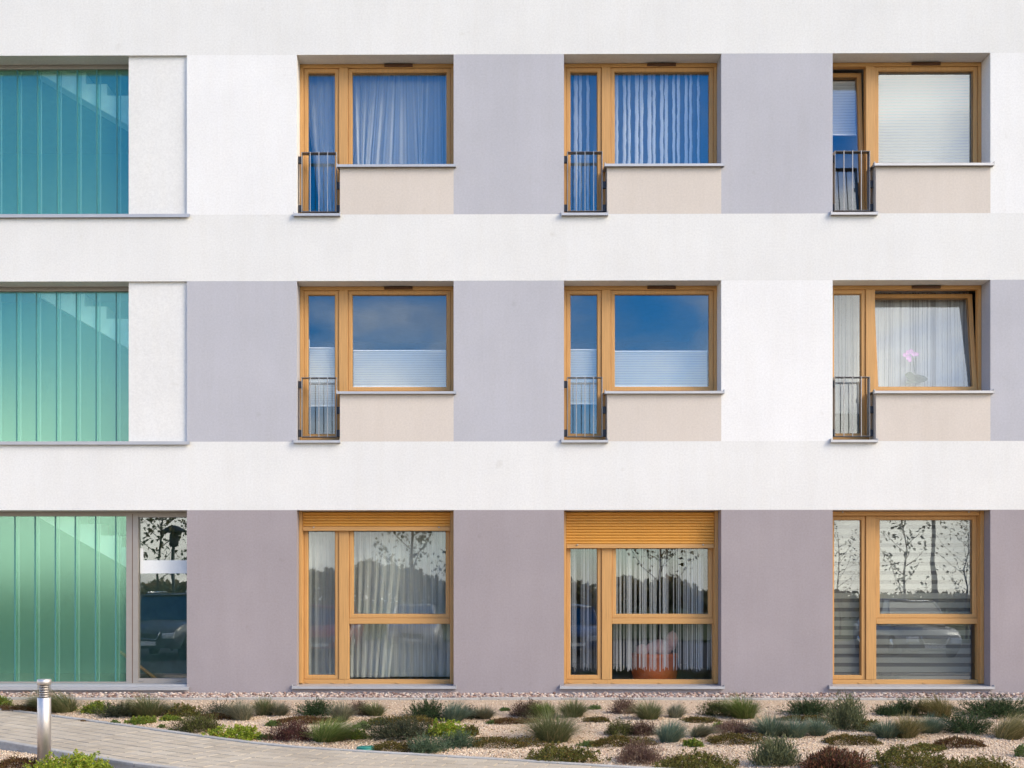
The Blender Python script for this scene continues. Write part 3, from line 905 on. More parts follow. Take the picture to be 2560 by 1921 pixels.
# ------------------------------------------------------------------ ground
def gmat(name, stops, scl, bstr, detail=6, second=None):
    m, t, b, o = nodes(name)
    f = add_noise(t, scl, detail, 0.65)
    c = ramp(t, f, stops)
    if second:
        c = mixc(t, 1.0, c, ramp(t, add_noise(t, second, 4), [(0.3, (0.82, 0.80, 0.78)), (0.7, (1.05, 1.05, 1.05))]), 'MULTIPLY')
    t.links.new(c, b.inputs['Base Color']); b.inputs['Roughness'].default_value = 0.92
    b.inputs['Specular IOR Level'].default_value = 0.2
    bump(t, b, f, bstr, 0.02)
    return m
M['bed'] = gmat('bed_gravel', [(0.30, (0.30, 0.225, 0.165)), (0.5, (0.54, 0.41, 0.295)), (0.7, (0.68, 0.555, 0.42))], 60, 0.6, 6, 1.1)
M['grass_far'] = gmat('verge_grass', [(0.3, (0.05, 0.07, 0.02)), (0.7, (0.10, 0.12, 0.04))], 3, 0.4)
M['asphalt'] = gmat('car_park_asphalt', [(0.3, (0.04, 0.04, 0.042)), (0.7, (0.065, 0.065, 0.068))], 40, 0.3, 5, 0.6)
M['kerb'] = gmat('kerb_concrete', [(0.3, (0.36, 0.35, 0.33)), (0.7, (0.47, 0.46, 0.44))], 30, 0.2, 5, 2.0)
M['sandbase'] = gmat('joint_sand', [(0.3, (0.17, 0.15, 0.125)), (0.7, (0.26, 0.235, 0.20))], 40, 0.3)

BED_Y = -8.0
# sloping bed with gentle undulation
nx, ny = 150, 80
X = np.linspace(-9.5, 10.0, nx); Y = np.linspace(BED_Y, 0.02, ny)
def und(x, y):
    return 0.012*np.sin(x*2.3 + 1.1*y) + 0.010*np.sin(y*3.7 - x*1.4) - 0.022
gx, gy = np.meshgrid(X, Y)
gzv = SLOPE*gy + und(gx, gy) * np.clip((-gy - 0.7)/0.5, 0, 1) - 0.004
V = np.stack([gx.ravel(), gy.ravel(), gzv.ravel()], 1)
i, j = np.meshgrid(np.arange(nx-1), np.arange(ny-1)); b0_ = (j*nx+i).ravel()
bed = new_obj('gravel_bed', mesh_np('gravel_bed', V, np.stack([b0_, b0_+1, b0_+nx+1, b0_+nx], 1), True), m=M['bed'])
tag(bed, kind='structure')
ZL = SLOPE*BED_Y - 0.14
lot = MB().box(-60, 60, -30, BED_Y - 0.14, ZL - 0.3, ZL).build('car_park', M['asphalt']); tag(lot, kind='structure')
kb = MB()
for k in range(24):
    x0 = -12 + k
    kb.box(x0 + 0.004, x0 + 0.996, BED_Y - 0.14, BED_Y - 0.001, ZL - 0.1, ZL + 0.14)
tag(kb.build('kerb', M['kerb']), kind='structure')
gr = MB().box(-900, 900, -900, 900, ZL - 0.9, ZL - 0.32).build('ground', M['grass_far']); tag(gr, kind='structure')
vg = MB().box(-120, 120, -120, -30.001, ZL - 0.3, ZL + 0.1).build('grass_verge', M['grass_far']); tag(vg, kind='structure')

# path: upper edge traced as a smooth curve in plan
UP = [(-9.6, -1.0), (-7.6, -1.02), (-6.5, -1.12), (-5.42, -1.52), (-4.55, -2.08), (-3.55, -2.78), (-2.03, -3.86), (-1.15, -4.25), (0.35, -4.74), (1.27, -5.06), (2.6, -5.42), (5.0, -5.95), (8.5, -6.4), (10, -6.5)]
def catmull(pts, k=24):
    outp = []
    for i in range(len(pts)-1):
        p0 = np.array(pts[max(i-1, 0)]); p1 = np.array(pts[i]); p2 = np.array(pts[i+1]); p3 = np.array(pts[min(i+2, len(pts)-1)])
        for t in np.linspace(0, 1, k, endpoint=False):
            outp.append(0.5*((2*p1)+(-p0+p2)*t+(2*p0-5*p1+4*p2-p3)*t*t+(-p0+3*p1-3*p2+p3)*t**3))
    outp.append(np.array(pts[-1])); return np.array(outp)
cu = catmull(UP)
# smooth tangents
for _ in range(12):
    cu[1:-1] = 0.25*cu[:-2] + 0.5*cu[1:-1] + 0.25*cu[2:]
ds = np.r_[0, np.cumsum(np.linalg.norm(np.diff(cu, axis=0), axis=1))]
PW = 1.45
def on_path(s, wd):
    x = np.interp(s, ds, cu[:, 0]); y = np.interp(s, ds, cu[:, 1])
    e = 0.25
    tx = np.interp(s+e, ds, cu[:, 0]) - np.interp(s-e, ds, cu[:, 0]); ty = np.interp(s+e, ds, cu[:, 1]) - np.interp(s-e, ds, cu[:, 1])
    l = np.hypot(tx, ty); tx, ty = tx/l, ty/l
    return x + ty*wd, y - tx*wd, math.atan2(ty, tx) if np.isscalar(s) else np.arctan2(ty, tx)
TOP = 0.012
ss = np.arange(0.3, ds[-1]-0.3, 0.1)
V = []
for s in ss:
    for wd in (0.0, PW):
        x, y, _ = on_path(float(s), wd); V.append((x, y, SLOPE*y + TOP - 0.006))
n = len(ss)
path = new_obj('path', mesh_np('path', V, [(2*i, 2*i+1, 2*i+3, 2*i+2) for i in range(n-1)]), m=M['sandbase'])
tag(path, kind='structure')

def paver_mat():
    m, t, b, o = nodes('grey_paver')
    oi = t.nodes.new('ShaderNodeObjectInfo')
    g = t.nodes.new('ShaderNodeNewGeometry')
    a = t.nodes.new('ShaderNodeMath'); a.operation = 'ADD'; t.links.new(oi.outputs['Random'], a.inputs[0]); t.links.new(g.outputs['Random Per Island'], a.inputs[1])
    f = t.nodes.new('ShaderNodeMath'); f.operation = 'FRACT'; t.links.new(a.outputs[0], f.inputs[0])
    c = ramp(t, f.outputs[0], [(0.0, (0.43, 0.37, 0.29)), (0.5, (0.47, 0.405, 0.32)), (1.0, (0.51, 0.445, 0.355))])
    fine = ramp(t, add_noise(t, 90, 4), [(0.3, (0.85, 0.85, 0.85)), (0.7, (1.04, 1.04, 1.04))])
    tcn = t.nodes.new('ShaderNodeNewGeometry')
    nz = t.nodes.new('ShaderNodeTexNoise'); nz.inputs['Scale'].default_value = 0.9; nz.inputs['Detail'].default_value = 5
    t.links.new(tcn.outputs['Position'], nz.inputs['Vector'])
    stain = ramp(t, nz.outputs['Fac'], [(0.3, (0.86, 0.85, 0.84)), (0.65, (1.03, 1.03, 1.02))])
    t.links.new(mixc(t, 1.0, mixc(t, 1.0, c, fine, 'MULTIPLY'), stain, 'MULTIPLY'), b.inputs['Base Color'])
    b.inputs['Roughness'].default_value = 0.85; b.inputs['Specular IOR Level'].default_value = 0.25
    bump(t, b, add_noise(t, 220, 3), 0.3, 0.003)
    return m
M['paver'] = paver_mat()
PL, PWD = 0.182, 0.132
def paver_geo():
    a, b_, c_ = PL/2 - 0.0022, PWD/2 - 0.0022, 0.004
    vs = [(-a,-b_,-0.05),(a,-b_,-0.05),(a,b_,-0.05),(-a,b_,-0.05),(-a,-b_,-c_),(a,-b_,-c_),(a,b_,-c_),(-a,b_,-c_),(-a+c_,-b_+c_,0),(a-c_,-b_+c_,0),(a-c_,b_-c_,0),(-a+c_,b_-c_,0)]
    fs = [(0,1,5,4),(1,2,6,5),(2,3,7,6),(3,0,4,7),(4,5,9,8),(5,6,10,9),(6,7,11,10),(7,4,8,11),(8,9,10,11)]
    return vs, fs
pv, pf = paver_geo()
pme = bpy.data.meshes.new('paver'); pme.from_pydata(pv, [], pf); pme.update(); pme.materials.append(M['paver'])
spots = []
EDGE = 0.085
nrow = int((PW - 2*EDGE) / PWD)
for r_ in range(nrow):
    wd = EDGE + (r_ + 0.5) * (PW - 2*EDGE) / nrow
    s = 0.4 + (PL/2 if r_ % 2 else 0)
    while s < ds[-1] - 0.4:
        x, y, a = on_path(s, wd)
        dist = D + y
        px = CX + F*x/dist; py = CY - F*(SLOPE*y - EYE)/dist
        vis = -40 < px < 2600 and py < 1950
        spots.append((0 if vis else 1, dist, x, y, a))
        # keep the pitch even along the row despite the curve
        x2, y2, _ = on_path(s + 0.05, wd)
        k = math.hypot(x2-x, y2-y)/0.05
        s += PL / max(k, 0.3)
spots.sort()
jr = random.Random(4)
rest_v, rest_f = [], []
for k, (vis, dist, x, y, a) in enumerate(spots):
    rx, ry = jr.uniform(-0.008, 0.008), jr.uniform(-0.006, 0.006) + 0
    z = SLOPE*y + TOP + jr.uniform(-0.0015, 0.0015)
    mat = Matrix.Translation((x, y, z)) @ Matrix.Rotation(math.atan(SLOPE), 4, 'X') @ Matrix.Rotation(a + jr.uniform(-0.01, 0.01), 4, 'Z') @ Matrix.Rotation(rx, 4, 'X')
    if k < 300 and vis == 0:
        o = new_obj('paver', pme, path); o.matrix_local = mat
    else:
        b_ = len(rest_v)
        rest_v += [tuple(mat @ Vector(v)) for v in pv]; rest_f += [tuple(i + b_ for i in f) for f in pf]
rm = bpy.data.meshes.new('pavers'); rm.from_pydata(rest_v, [], rest_f); rm.update()
o = new_obj('paving', rm, path, m=M['paver']); o['kind'] = 'stuff'
# kerb stones on both edges of the path
for wd, hgt in ((EDGE/2 - 0.004, 0.006), (PW - EDGE/2 + 0.004, 0.020)):
    s = 0.35
    while s < ds[-1] - 1.2:
        x0, y0, a0 = on_path(s, wd); x1, y1, a1 = on_path(s + 0.5, wd); x2, y2, a2 = on_path(s + 0.992, wd)
        mb = MB(); hw = 0.036; vs = []
        for (x, y, a) in ((x0, y0, a0), (x1, y1, a1), (x2, y2, a2)):
            nxn, nyn = -math.sin(a), math.cos(a); zt = SLOPE*y + TOP + hgt
            for sx, zz in ((-hw, zt - 0.2), (-hw, zt - 0.005), (-hw + 0.005, zt), (hw - 0.005, zt), (hw, zt - 0.005), (hw, zt - 0.2)):
                vs.append((x + nxn*sx, y + nyn*sx, zz))
        fs = []
        for q_ in range(2):
            for k in range(5): fs.append((q_*6+k, q_*6+k+1, q_*6+k+7, q_*6+k+6))
        fs += [(0, 5, 4, 3, 2, 1), (12, 13, 14, 15, 16, 17)]
        mb.add(vs, fs).build('kerb_stone', M['kerb'], path)
        s += 1.0
# concrete edging between the pebble strip and the bed
x = -9.4
edg = new_obj('edging', None); tag(edg, kind='structure')
er = random.Random(3)
eme = MB().cbox(-0.497, 0.497, -0.04, 0.04, -0.2, 0.0, 0.004).mesh('edging_stone')
while x < 10:
    o = new_obj('edging_stone', eme, edg, (x, -0.56, -0.002 + er.uniform(-0.004, 0.004)), M['kerb']); x += 1.0

# pebbles and gravel
def stones(n, xs, ys, zs, smin, smax, seed, sub):
    r = np.random.default_rng(seed)
    if sub:
        ph = (1 + 5**0.5)/2
        bv = np.array([(-1,ph,0),(1,ph,0),(-1,-ph,0),(1,-ph,0),(0,-1,ph),(0,1,ph),(0,-1,-ph),(0,1,-ph),(ph,0,-1),(ph,0,1),(-ph,0,-1),(-ph,0,1)], float)
        bv /= np.linalg.norm(bv[0])
        bf = np.array([(0,11,5),(0,5,1),(0,1,7),(0,7,10),(0,10,11),(1,5,9),(5,11,4),(11,10,2),(10,7,6),(7,1,8),(3,9,4),(3,4,2),(3,2,6),(3,6,8),(3,8,9),(4,9,5),(2,4,11),(6,2,10),(8,6,7),(9,8,1)])
    else:
        bv = np.array([(1,0,0),(-1,0,0),(0,1,0),(0,-1,0),(0,0,1),(0,0,-1)], float)
        bf = np.array([(0,2,4),(2,1,4),(1,3,4),(3,0,4),(2,0,5),(1,2,5),(3,1,5),(0,3,5)])
    nv = len(bv)
    sz = r.uniform(smin, smax, n) * r.uniform(0.8, 1.2, n)
    sc = np.stack([sz*r.uniform(0.8, 1.3, n), sz*r.uniform(0.7, 1.0, n), sz*r.uniform(0.45, 0.8, n)], 1)
    jit = 1 + r.uniform(-0.18, 0.18, (n, nv, 1))
    v = bv[None]*jit*sc[:, None]
    a = r.uniform(0, 6.28, n); tl = r.uniform(-0.5, 0.5, n)
    ct, st = np.cos(tl)[:, None], np.sin(tl)[:, None]
    yv = v[..., 1]*ct - v[..., 2]*st; zv = v[..., 1]*st + v[..., 2]*ct
    ca, sa = np.cos(a)[:, None], np.sin(a)[:, None]
    xv = v[..., 0]*ca - yv*sa; yv2 = v[..., 0]*sa + yv*ca
    out_ = np.stack([xv + xs[:, None], yv2 + ys[:, None], zv + (zs + sz*0.25)[:, None]], 2)
    Fc = (bf[None] + (np.arange(n)*nv)[:, None, None]).reshape(-1, 3)
    return out_.reshape(-1, 3), Fc
n = 9500
xs = RNG.uniform(-7.6, 9.0, n); ys = -RNG.uniform(0.015, 0.505, n)
zs_ = SLOPE*ys + RNG.uniform(-0.012, 0.012, n)
V, Fc = stones(n, xs, ys, zs_, 0.011, 0.026, 1, True)
M['pebble'] = leafy('river_pebbles', [(0.0, (0.16, 0.095, 0.075)), (0.25, (0.32, 0.21, 0.17)), (0.55, (0.48, 0.37, 0.31)), (0.8, (0.62, 0.54, 0.47)), (1.0, (0.22, 0.17, 0.155))], 0.75, 0)
o = new_obj('pebbles', mesh_np('pebbles', V, Fc, True), m=M['pebble']); tag(o, kind='stuff')
n = 120000
t_ = RNG.uniform(0.0, 1.0, n)
py_ = 1752 + (1990 - 1752)*t_**0.85
px_ = RNG.uniform(-160, 2720, n)
v_ = py_ - CY; tt = (v_*D - EYE*F)/(SLOPE*F + v_)
xs = (px_ - CX)*(D - tt)/F; ys = -tt
# keep chips off the path
cs = np.linspace(0, ds[-1], 400)
cxs = np.interp(cs, ds, cu[:, 0]); cys = np.interp(cs, ds, cu[:, 1])
up_y = np.interp(xs, cxs, cys)
dense = np.stack([np.array(on_path(float(s), PW/2)[:2]) for s in np.linspace(0.3, ds[-1]-0.3, 300)])
dmin = np.full(n, 9.0)
for k in range(0, n, 8000):
    dd = np.hypot(xs[k:k+8000, None] - dense[None, :, 0], ys[k:k+8000, None] - dense[None, :, 1]); dmin[k:k+8000] = dd.min(1)
keep = (dmin > PW/2 + 0.01) & (ys < -0.61) & (ys > BED_Y + 0.1)
xs, ys = xs[keep], ys[keep]; n = len(xs)
V, Fc = stones(n, xs, ys, SLOPE*ys + und(xs, ys)*np.clip((-ys - 0.7)/0.5, 0, 1) - 0.004, 0.005, 0.0125, 2, False)
M['chips'] = leafy('gravel_chips', [(0.0, (0.37, 0.245, 0.16)), (0.2, (0.56, 0.40, 0.28)), (0.55, (0.70, 0.56, 0.41)), (0.85, (0.80, 0.68, 0.52)), (1.0, (0.48, 0.33, 0.25))], 0.85, 0)
o = new_obj('gravel', mesh_np('gravel', V, Fc), m=M['chips']); tag(o, kind='stuff')

M['litter'] = leafy('leaf_litter', [(0, (0.08, 0.05, 0.025)), (0.4, (0.16, 0.10, 0.05)), (0.7, (0.12, 0.14, 0.04)), (1, (0.30, 0.16, 0.06))], 0.8, 0.1)
# ------------------------------------------------------------------ plants
def rand_dirs(r, n, lo, hi):
    a = r.uniform(0, 2*math.pi, n); e = r.uniform(lo, hi, n)
    return np.stack([np.cos(a)*np.cos(e), np.sin(a)*np.cos(e), np.sin(e)], 1)

def grass_mesh(wd, h, seed, n=None, stiff=0.5, bw=0.0045):
    r = np.random.default_rng(seed)
    n = n or int(420 + 1500*wd)
    rb = wd*0.19
    a = r.uniform(0, 6.283, n); rr = np.sqrt(r.random(n))*rb
    base = np.stack([rr*np.cos(a), rr*np.sin(a)*0.8, np.zeros(n)], 1)
    a2 = a + r.normal(0, 0.55, n)
    ln = h*r.uniform(0.55, 1.12, n)
    spread = np.abs(r.normal(0.35, 0.30, n)) + 0.55*(rr/rb)
    reach = np.minimum(spread, 1.25)*wd*0.42
    dx, dy = np.cos(a2)*reach, np.sin(a2)*reach
    top = ln*(1 - 0.42*np.minimum(spread, 1.4))
    lean = r.normal(0, 0.16*wd, 2); dx = dx + lean[0]; dy = dy + lean[1]*0.5
    ln = ln*(1 + 0.25*np.sin(a2*2 + r.uniform(0, 6)))
    side = np.stack([-np.sin(a2 + r.normal(0, 0.6, n)), np.cos(a2), np.zeros(n)], 1)
    ts = [0, 0.35, 0.7, 1.0]; ws = [1.0, 0.9, 0.6, 0.08]
    V = np.zeros((n, 8, 3))
    bwn = bw*r.uniform(0.6, 1.3, n)
    for k, (t, w_) in enumerate(zip(ts, ws)):
        curve = t**(1.3 + stiff)
        p = base.copy(); p[:, 0] += dx*curve; p[:, 1] += dy*curve
        p[:, 2] += top*(t - 0.22*t**3*np.minimum(spread, 1.0)) * 1.12
        V[:, 2*k] = p - side*(bwn*w_/2)[:, None]; V[:, 2*k+1] = p + side*(bwn*w_/2)[:, None]
    f = np.array([(0, 1, 3, 2), (2, 3, 5, 4), (4, 5, 7, 6)])
    Fc = (f[None] + (np.arange(n)*8)[:, None, None]).reshape(-1, 4)
    return mesh_np('grass_tuft', V.reshape(-1, 3), Fc, True)

def leaf_quads(C0, Dv, ln, wd, r, name, curl=0.0):
    n = len(C0)
    up = np.cross(Dv, r.normal(0, 1, (n, 3))); up /= np.linalg.norm(up, axis=1)[:, None] + 1e-9
    V = np.zeros((n, 4, 3))
    V[:, 0] = C0; V[:, 2] = C0 + Dv*ln[:, None]
    mid = C0 + Dv*(ln*0.55)[:, None]
    V[:, 1] = mid + up*(wd/2)[:, None]; V[:, 3] = mid - up*(wd/2)[:, None]
    Fc = np.arange(n*4).reshape(n, 4)
    return V.reshape(-1, 3), Fc

def dome_pts(r, n, wd, dp, h, seed, shell=0.5, lumps=5):
    """points in a lumpy low dome, biased to its skin; returns points and outward normals"""
    th = r.uniform(0, 2*math.pi, n); e = np.arcsin(r.uniform(0.02, 1, n))
    k1, k2 = r.uniform(0, 6.28, 2)
    lump = 1 + 0.16*np.sin(3*th + k1) + 0.13*np.sin(5*th + k2) * np.cos(e) + 0.10*np.sin(7*e + 4*th + k1)
    rad = (shell + (1 - shell)*r.random(n))*lump
    d = np.stack([np.cos(th)*np.cos(e), np.sin(th)*np.cos(e), np.sin(e)], 1)
    p = d*rad[:, None]*np.array([wd/2, dp/2, h]); nrm = d/np.array([wd/2, dp/2, h]); nrm /= np.linalg.norm(nrm, axis=1)[:, None]
    p[:, 2] = np.maximum(p[:, 2], 0.003)
    return p, nrm

def shrub_mesh(wd, h, seed, leaf=0.014, dens=1.0, depth=0.8, up=0.55, lean=0.55):
    """heather and the like: fine upright sprigs"""
    r = np.random.default_rng(seed)
    n = int(2400*dens*(wd/0.3)**1.3*max(0.6, h/0.15)**0.6); n = min(n, 14000)
    p, nr = dome_pts(r, n, wd*0.92, wd*depth, h*0.9, seed, 0.45)
    d = nr*lean + np.array([0, 0, up]) + r.normal(0, 0.38, (n, 3)); d /= np.linalg.norm(d, axis=1)[:, None]
    V, Fc = leaf_quads(p, d, leaf*r.uniform(1.2, 3.2, n), leaf*r.uniform(0.35, 0.6, n), r, '')
    return mesh_np('shrub', V, Fc)

def juniper_mesh(wd, h, seed, depth=0.75):
    """low spreading sprays carrying short needles"""
    r = np.random.default_rng(seed)
    ns = int(190*(wd/0.4)**1.3) + 60; per = 26
    p, nr = dome_pts(r, ns, wd*0.8, wd*depth*0.8, h*0.75, seed, 0.25)
    d = nr*np.array([1, 1, 0.5]) + np.array([0, 0, 0.25]) + r.normal(0, 0.3, (ns, 3)); d /= np.linalg.norm(d, axis=1)[:, None]
    ln = r.uniform(0.06, 0.14, ns)*min(1.0, wd/0.35)
    t = np.linspace(0, 1, per)
    base = p[:, None] + d[:, None]*(ln[:, None]*t[None])[..., None]
    nd = d[:, None]*0.7 + r.normal(0, 0.55, (ns, per, 3)); nd /= np.linalg.norm(nd, axis=2)[..., None]
    base = base.reshape(-1, 3); nd = nd.reshape(-1, 3); n = len(base)
    base[:, 2] = np.maximum(base[:, 2], 0.004)
    V, Fc = leaf_quads(base, nd, r.uniform(0.012, 0.026, n), r.uniform(0.004, 0.007, n), r, '')
    return mesh_np('juniper', V, Fc)

def mat_mesh(wd, h, seed, depth=0.55):
    r = np.random.default_rng(seed)
    n = int(min(5200, 2600*(wd/0.4)**1.5)) + 300
    p, nr = dome_pts(r, n, wd, wd*depth, h, seed, 0.72)
    d = nr*0.6 + np.array([0, 0, 0.5]) + r.normal(0, 0.5, (n, 3)); d /= np.linalg.norm(d, axis=1)[:, None]
    V, Fc = leaf_quads(p, d, r.uniform(0.008, 0.018, n), r.uniform(0.006, 0.011, n), r, '')
    return mesh_np('mat', V, Fc)

def sedum_mesh(wd, h, seed, size=1.0, depth=0.7):
    """heads of fleshy leaves, each head a small rosette"""
    r = np.random.default_rng(seed)
    nh = int(66*(wd/0.35)**1.4/size**1.4) + 18
    p, nr = dome_pts(r, nh, wd*0.88, wd*depth, h*0.85, seed, 0.7)
    per = 15
    ax = nr*0.6 + np.array([0, 0, 0.7]) + r.normal(0, 0.15, (nh, 3)); ax /= np.linalg.norm(ax, axis=1)[:, None]
    u = np.cross(ax, np.array([0.3, 0.9, 0.1])); u /= np.linalg.norm(u, axis=1)[:, None]; v = np.cross(ax, u)
    ang = np.arange(per)*2.4; lift = np.linspace(0.15, 1.1, per)
    rad = np.linspace(1.0, 0.45, per)
    dd = u[:, None]*np.cos(ang)[None, :, None]*np.cos(lift)[None, :, None] + v[:, None]*np.sin(ang)[None, :, None]*np.cos(lift)[None, :, None] + ax[:, None]*np.sin(lift)[None, :, None]
    sz = (0.030*size*r.uniform(0.75, 1.25, nh))[:, None]*rad[None]
    base = p[:, None] + ax[:, None]*(np.linspace(-0.02, 0.012, per)*size)[None, :, None]
    base = base.reshape(-1, 3); dd = dd.reshape(-1, 3) + r.normal(0, 0.12, (nh*per, 3)); n = len(base)
    base[:, 2] = np.maximum(base[:, 2], 0.004)
    V, Fc = leaf_quads(base, dd, sz.ravel(), sz.ravel()*0.62, r, '')
    # loose leaves between the heads
    m = nh*9
    p2, n2 = dome_pts(r, m, wd*0.9, wd*depth, h*0.8, seed, 0.4)
    d2 = n2*0.7 + np.array([0, 0, 0.3]) + r.normal(0, 0.5, (m, 3)); d2 /= np.linalg.norm(d2, axis=1)[:, None]
    V2, F2 = leaf_quads(p2, d2, r.uniform(0.014, 0.026, m)*size, r.uniform(0.009, 0.015, m)*size, r, '')
    return mesh_np('sedum', np.concatenate([V, V2]), np.concatenate([Fc, F2 + len(V)]))

LM = {
 'fescue': leafy('fescue_green', [(0, (0.081, 0.106, 0.044)), (0.45, (0.138, 0.169, 0.069)), (0.8, (0.213, 0.225, 0.106)), (0.93, (0.375, 0.312, 0.163)), (1, (0.275, 0.200, 0.100))]),
 'fgreen': leafy('fescue_fresh', [(0, (0.075, 0.119, 0.031)), (0.5, (0.131, 0.194, 0.050)), (0.85, (0.213, 0.263, 0.075)), (1, (0.375, 0.338, 0.138))]),
 'fgrey': leafy('fescue_grey', [(0, (0.112, 0.119, 0.075)), (0.5, (0.188, 0.194, 0.125)), (0.8, (0.275, 0.263, 0.175)), (1, (0.375, 0.300, 0.188))]),
 'fblue': leafy('fescue_blue', [(0, (0.075, 0.119, 0.081)), (0.5, (0.125, 0.188, 0.138)), (0.85, (0.200, 0.263, 0.188)), (1, (0.325, 0.300, 0.163))]),
 'folive': leafy('grass_olive', [(0, (0.106, 0.100, 0.037)), (0.5, (0.188, 0.175, 0.069)), (0.85, (0.300, 0.250, 0.112)), (1, (0.450, 0.338, 0.163))]),
 'hbrown': leafy('heather_brown', [(0, (0.05, 0.026, 0.018)), (0.5, (0.095, 0.052, 0.038)), (0.85, (0.16, 0.09, 0.07)), (1, (0.10, 0.11, 0.03))]),
 'hmaroon': leafy('heather_maroon', [(0, (0.04, 0.016, 0.015)), (0.6, (0.085, 0.032, 0.028)), (0.9, (0.15, 0.06, 0.05)), (1, (0.09, 0.10, 0.03))]),
 'hpink': leafy('heather_faded', [(0, (0.08, 0.045, 0.035)), (0.5, (0.15, 0.085, 0.065)), (0.85, (0.24, 0.15, 0.115)), (1, (0.16, 0.14, 0.06))]),
 'hgreen': leafy('heather_green', [(0, (0.035, 0.035, 0.014)), (0.4, (0.07, 0.06, 0.022)), (0.7, (0.10, 0.12, 0.03)), (1, (0.15, 0.17, 0.04))]),
 'sbright': leafy('sedum_bright', [(0, (0.13, 0.19, 0.022)), (0.5, (0.24, 0.32, 0.03)), (0.85, (0.36, 0.42, 0.05)), (0.94, (0.42, 0.34, 0.06)), (1, (0.36, 0.15, 0.05))]),
 'sgreen': leafy('sedum_green', [(0, (0.07, 0.12, 0.02)), (0.5, (0.15, 0.22, 0.03)), (0.85, (0.25, 0.31, 0.045)), (1, (0.32, 0.16, 0.05))]),
 'solive': leafy('sedum_olive', [(0, (0.06, 0.06, 0.015)), (0.45, (0.12, 0.12, 0.028)), (0.75, (0.19, 0.19, 0.04)), (0.9, (0.20, 0.10, 0.035)), (1, (0.28, 0.24, 0.06))]),
 'jdark': leafy('juniper_dark', [(0, (0.018, 0.035, 0.014)), (0.5, (0.035, 0.065, 0.022)), (0.9, (0.06, 0.10, 0.035)), (1, (0.08, 0.07, 0.03))]),
 'jgrey': leafy('juniper_grey', [(0, (0.028, 0.034, 0.02)), (0.5, (0.055, 0.065, 0.034)), (0.9, (0.09, 0.10, 0.05)), (1, (0.09, 0.06, 0.03))]),
 'jblue': leafy('juniper_blue', [(0, (0.04, 0.075, 0.04)), (0.5, (0.08, 0.13, 0.07)), (0.9, (0.14, 0.19, 0.11)), (1, (0.10, 0.08, 0.04))]),
 'molive': leafy('mat_olive', [(0, (0.05, 0.04, 0.010)), (0.5, (0.095, 0.075, 0.017)), (0.85, (0.14, 0.12, 0.025)), (1, (0.18, 0.07, 0.02))], 0.8, 0.1),
 'mbrown': leafy('mat_brown', [(0, (0.06, 0.026, 0.012)), (0.5, (0.11, 0.05, 0.02)), (0.85, (0.15, 0.09, 0.03)), (1, (0.10, 0.11, 0.025))], 0.8, 0.1),
 'red': leafy('red_leaves', [(0, (0.05, 0.022, 0.014)), (0.35, (0.10, 0.045, 0.025)), (0.6, (0.09, 0.075, 0.028)), (0.85, (0.16, 0.06, 0.035)), (1, (0.42, 0.16, 0.10))]),
 'bushgrey': leafy('grey_green_bush', [(0, (0.07, 0.08, 0.04)), (0.5, (0.13, 0.15, 0.075)), (0.85, (0.20, 0.22, 0.11)), (1, (0.24, 0.22, 0.10))]),
 'sprig': leafy('sprig_green', [(0, (0.06, 0.10, 0.03)), (0.5, (0.12, 0.18, 0.05)), (1, (0.20, 0.25, 0.08))]),
}
GRP = {'g': 'ornamental grass tufts in the gravel bed', 'h': 'heathers in the gravel bed', 's': 'stonecrops in the gravel bed',
       'j': 'dwarf conifers in the gravel bed', 'm': 'creeping mats in the gravel bed', 'b': 'small bushes in the gravel bed', 'p': 'seedlings in the gravel bed'}
NAME = {'g': ('grass_tuft', 'grass'), 'h': ('heather', 'heather'), 's': ('stonecrop', 'stonecrop'), 'j': ('dwarf_juniper', 'shrub'), 'm': ('creeping_mat', 'ground cover'),
        'b': ('bush', 'bush'), 'p': ('seedling', 'plant')}
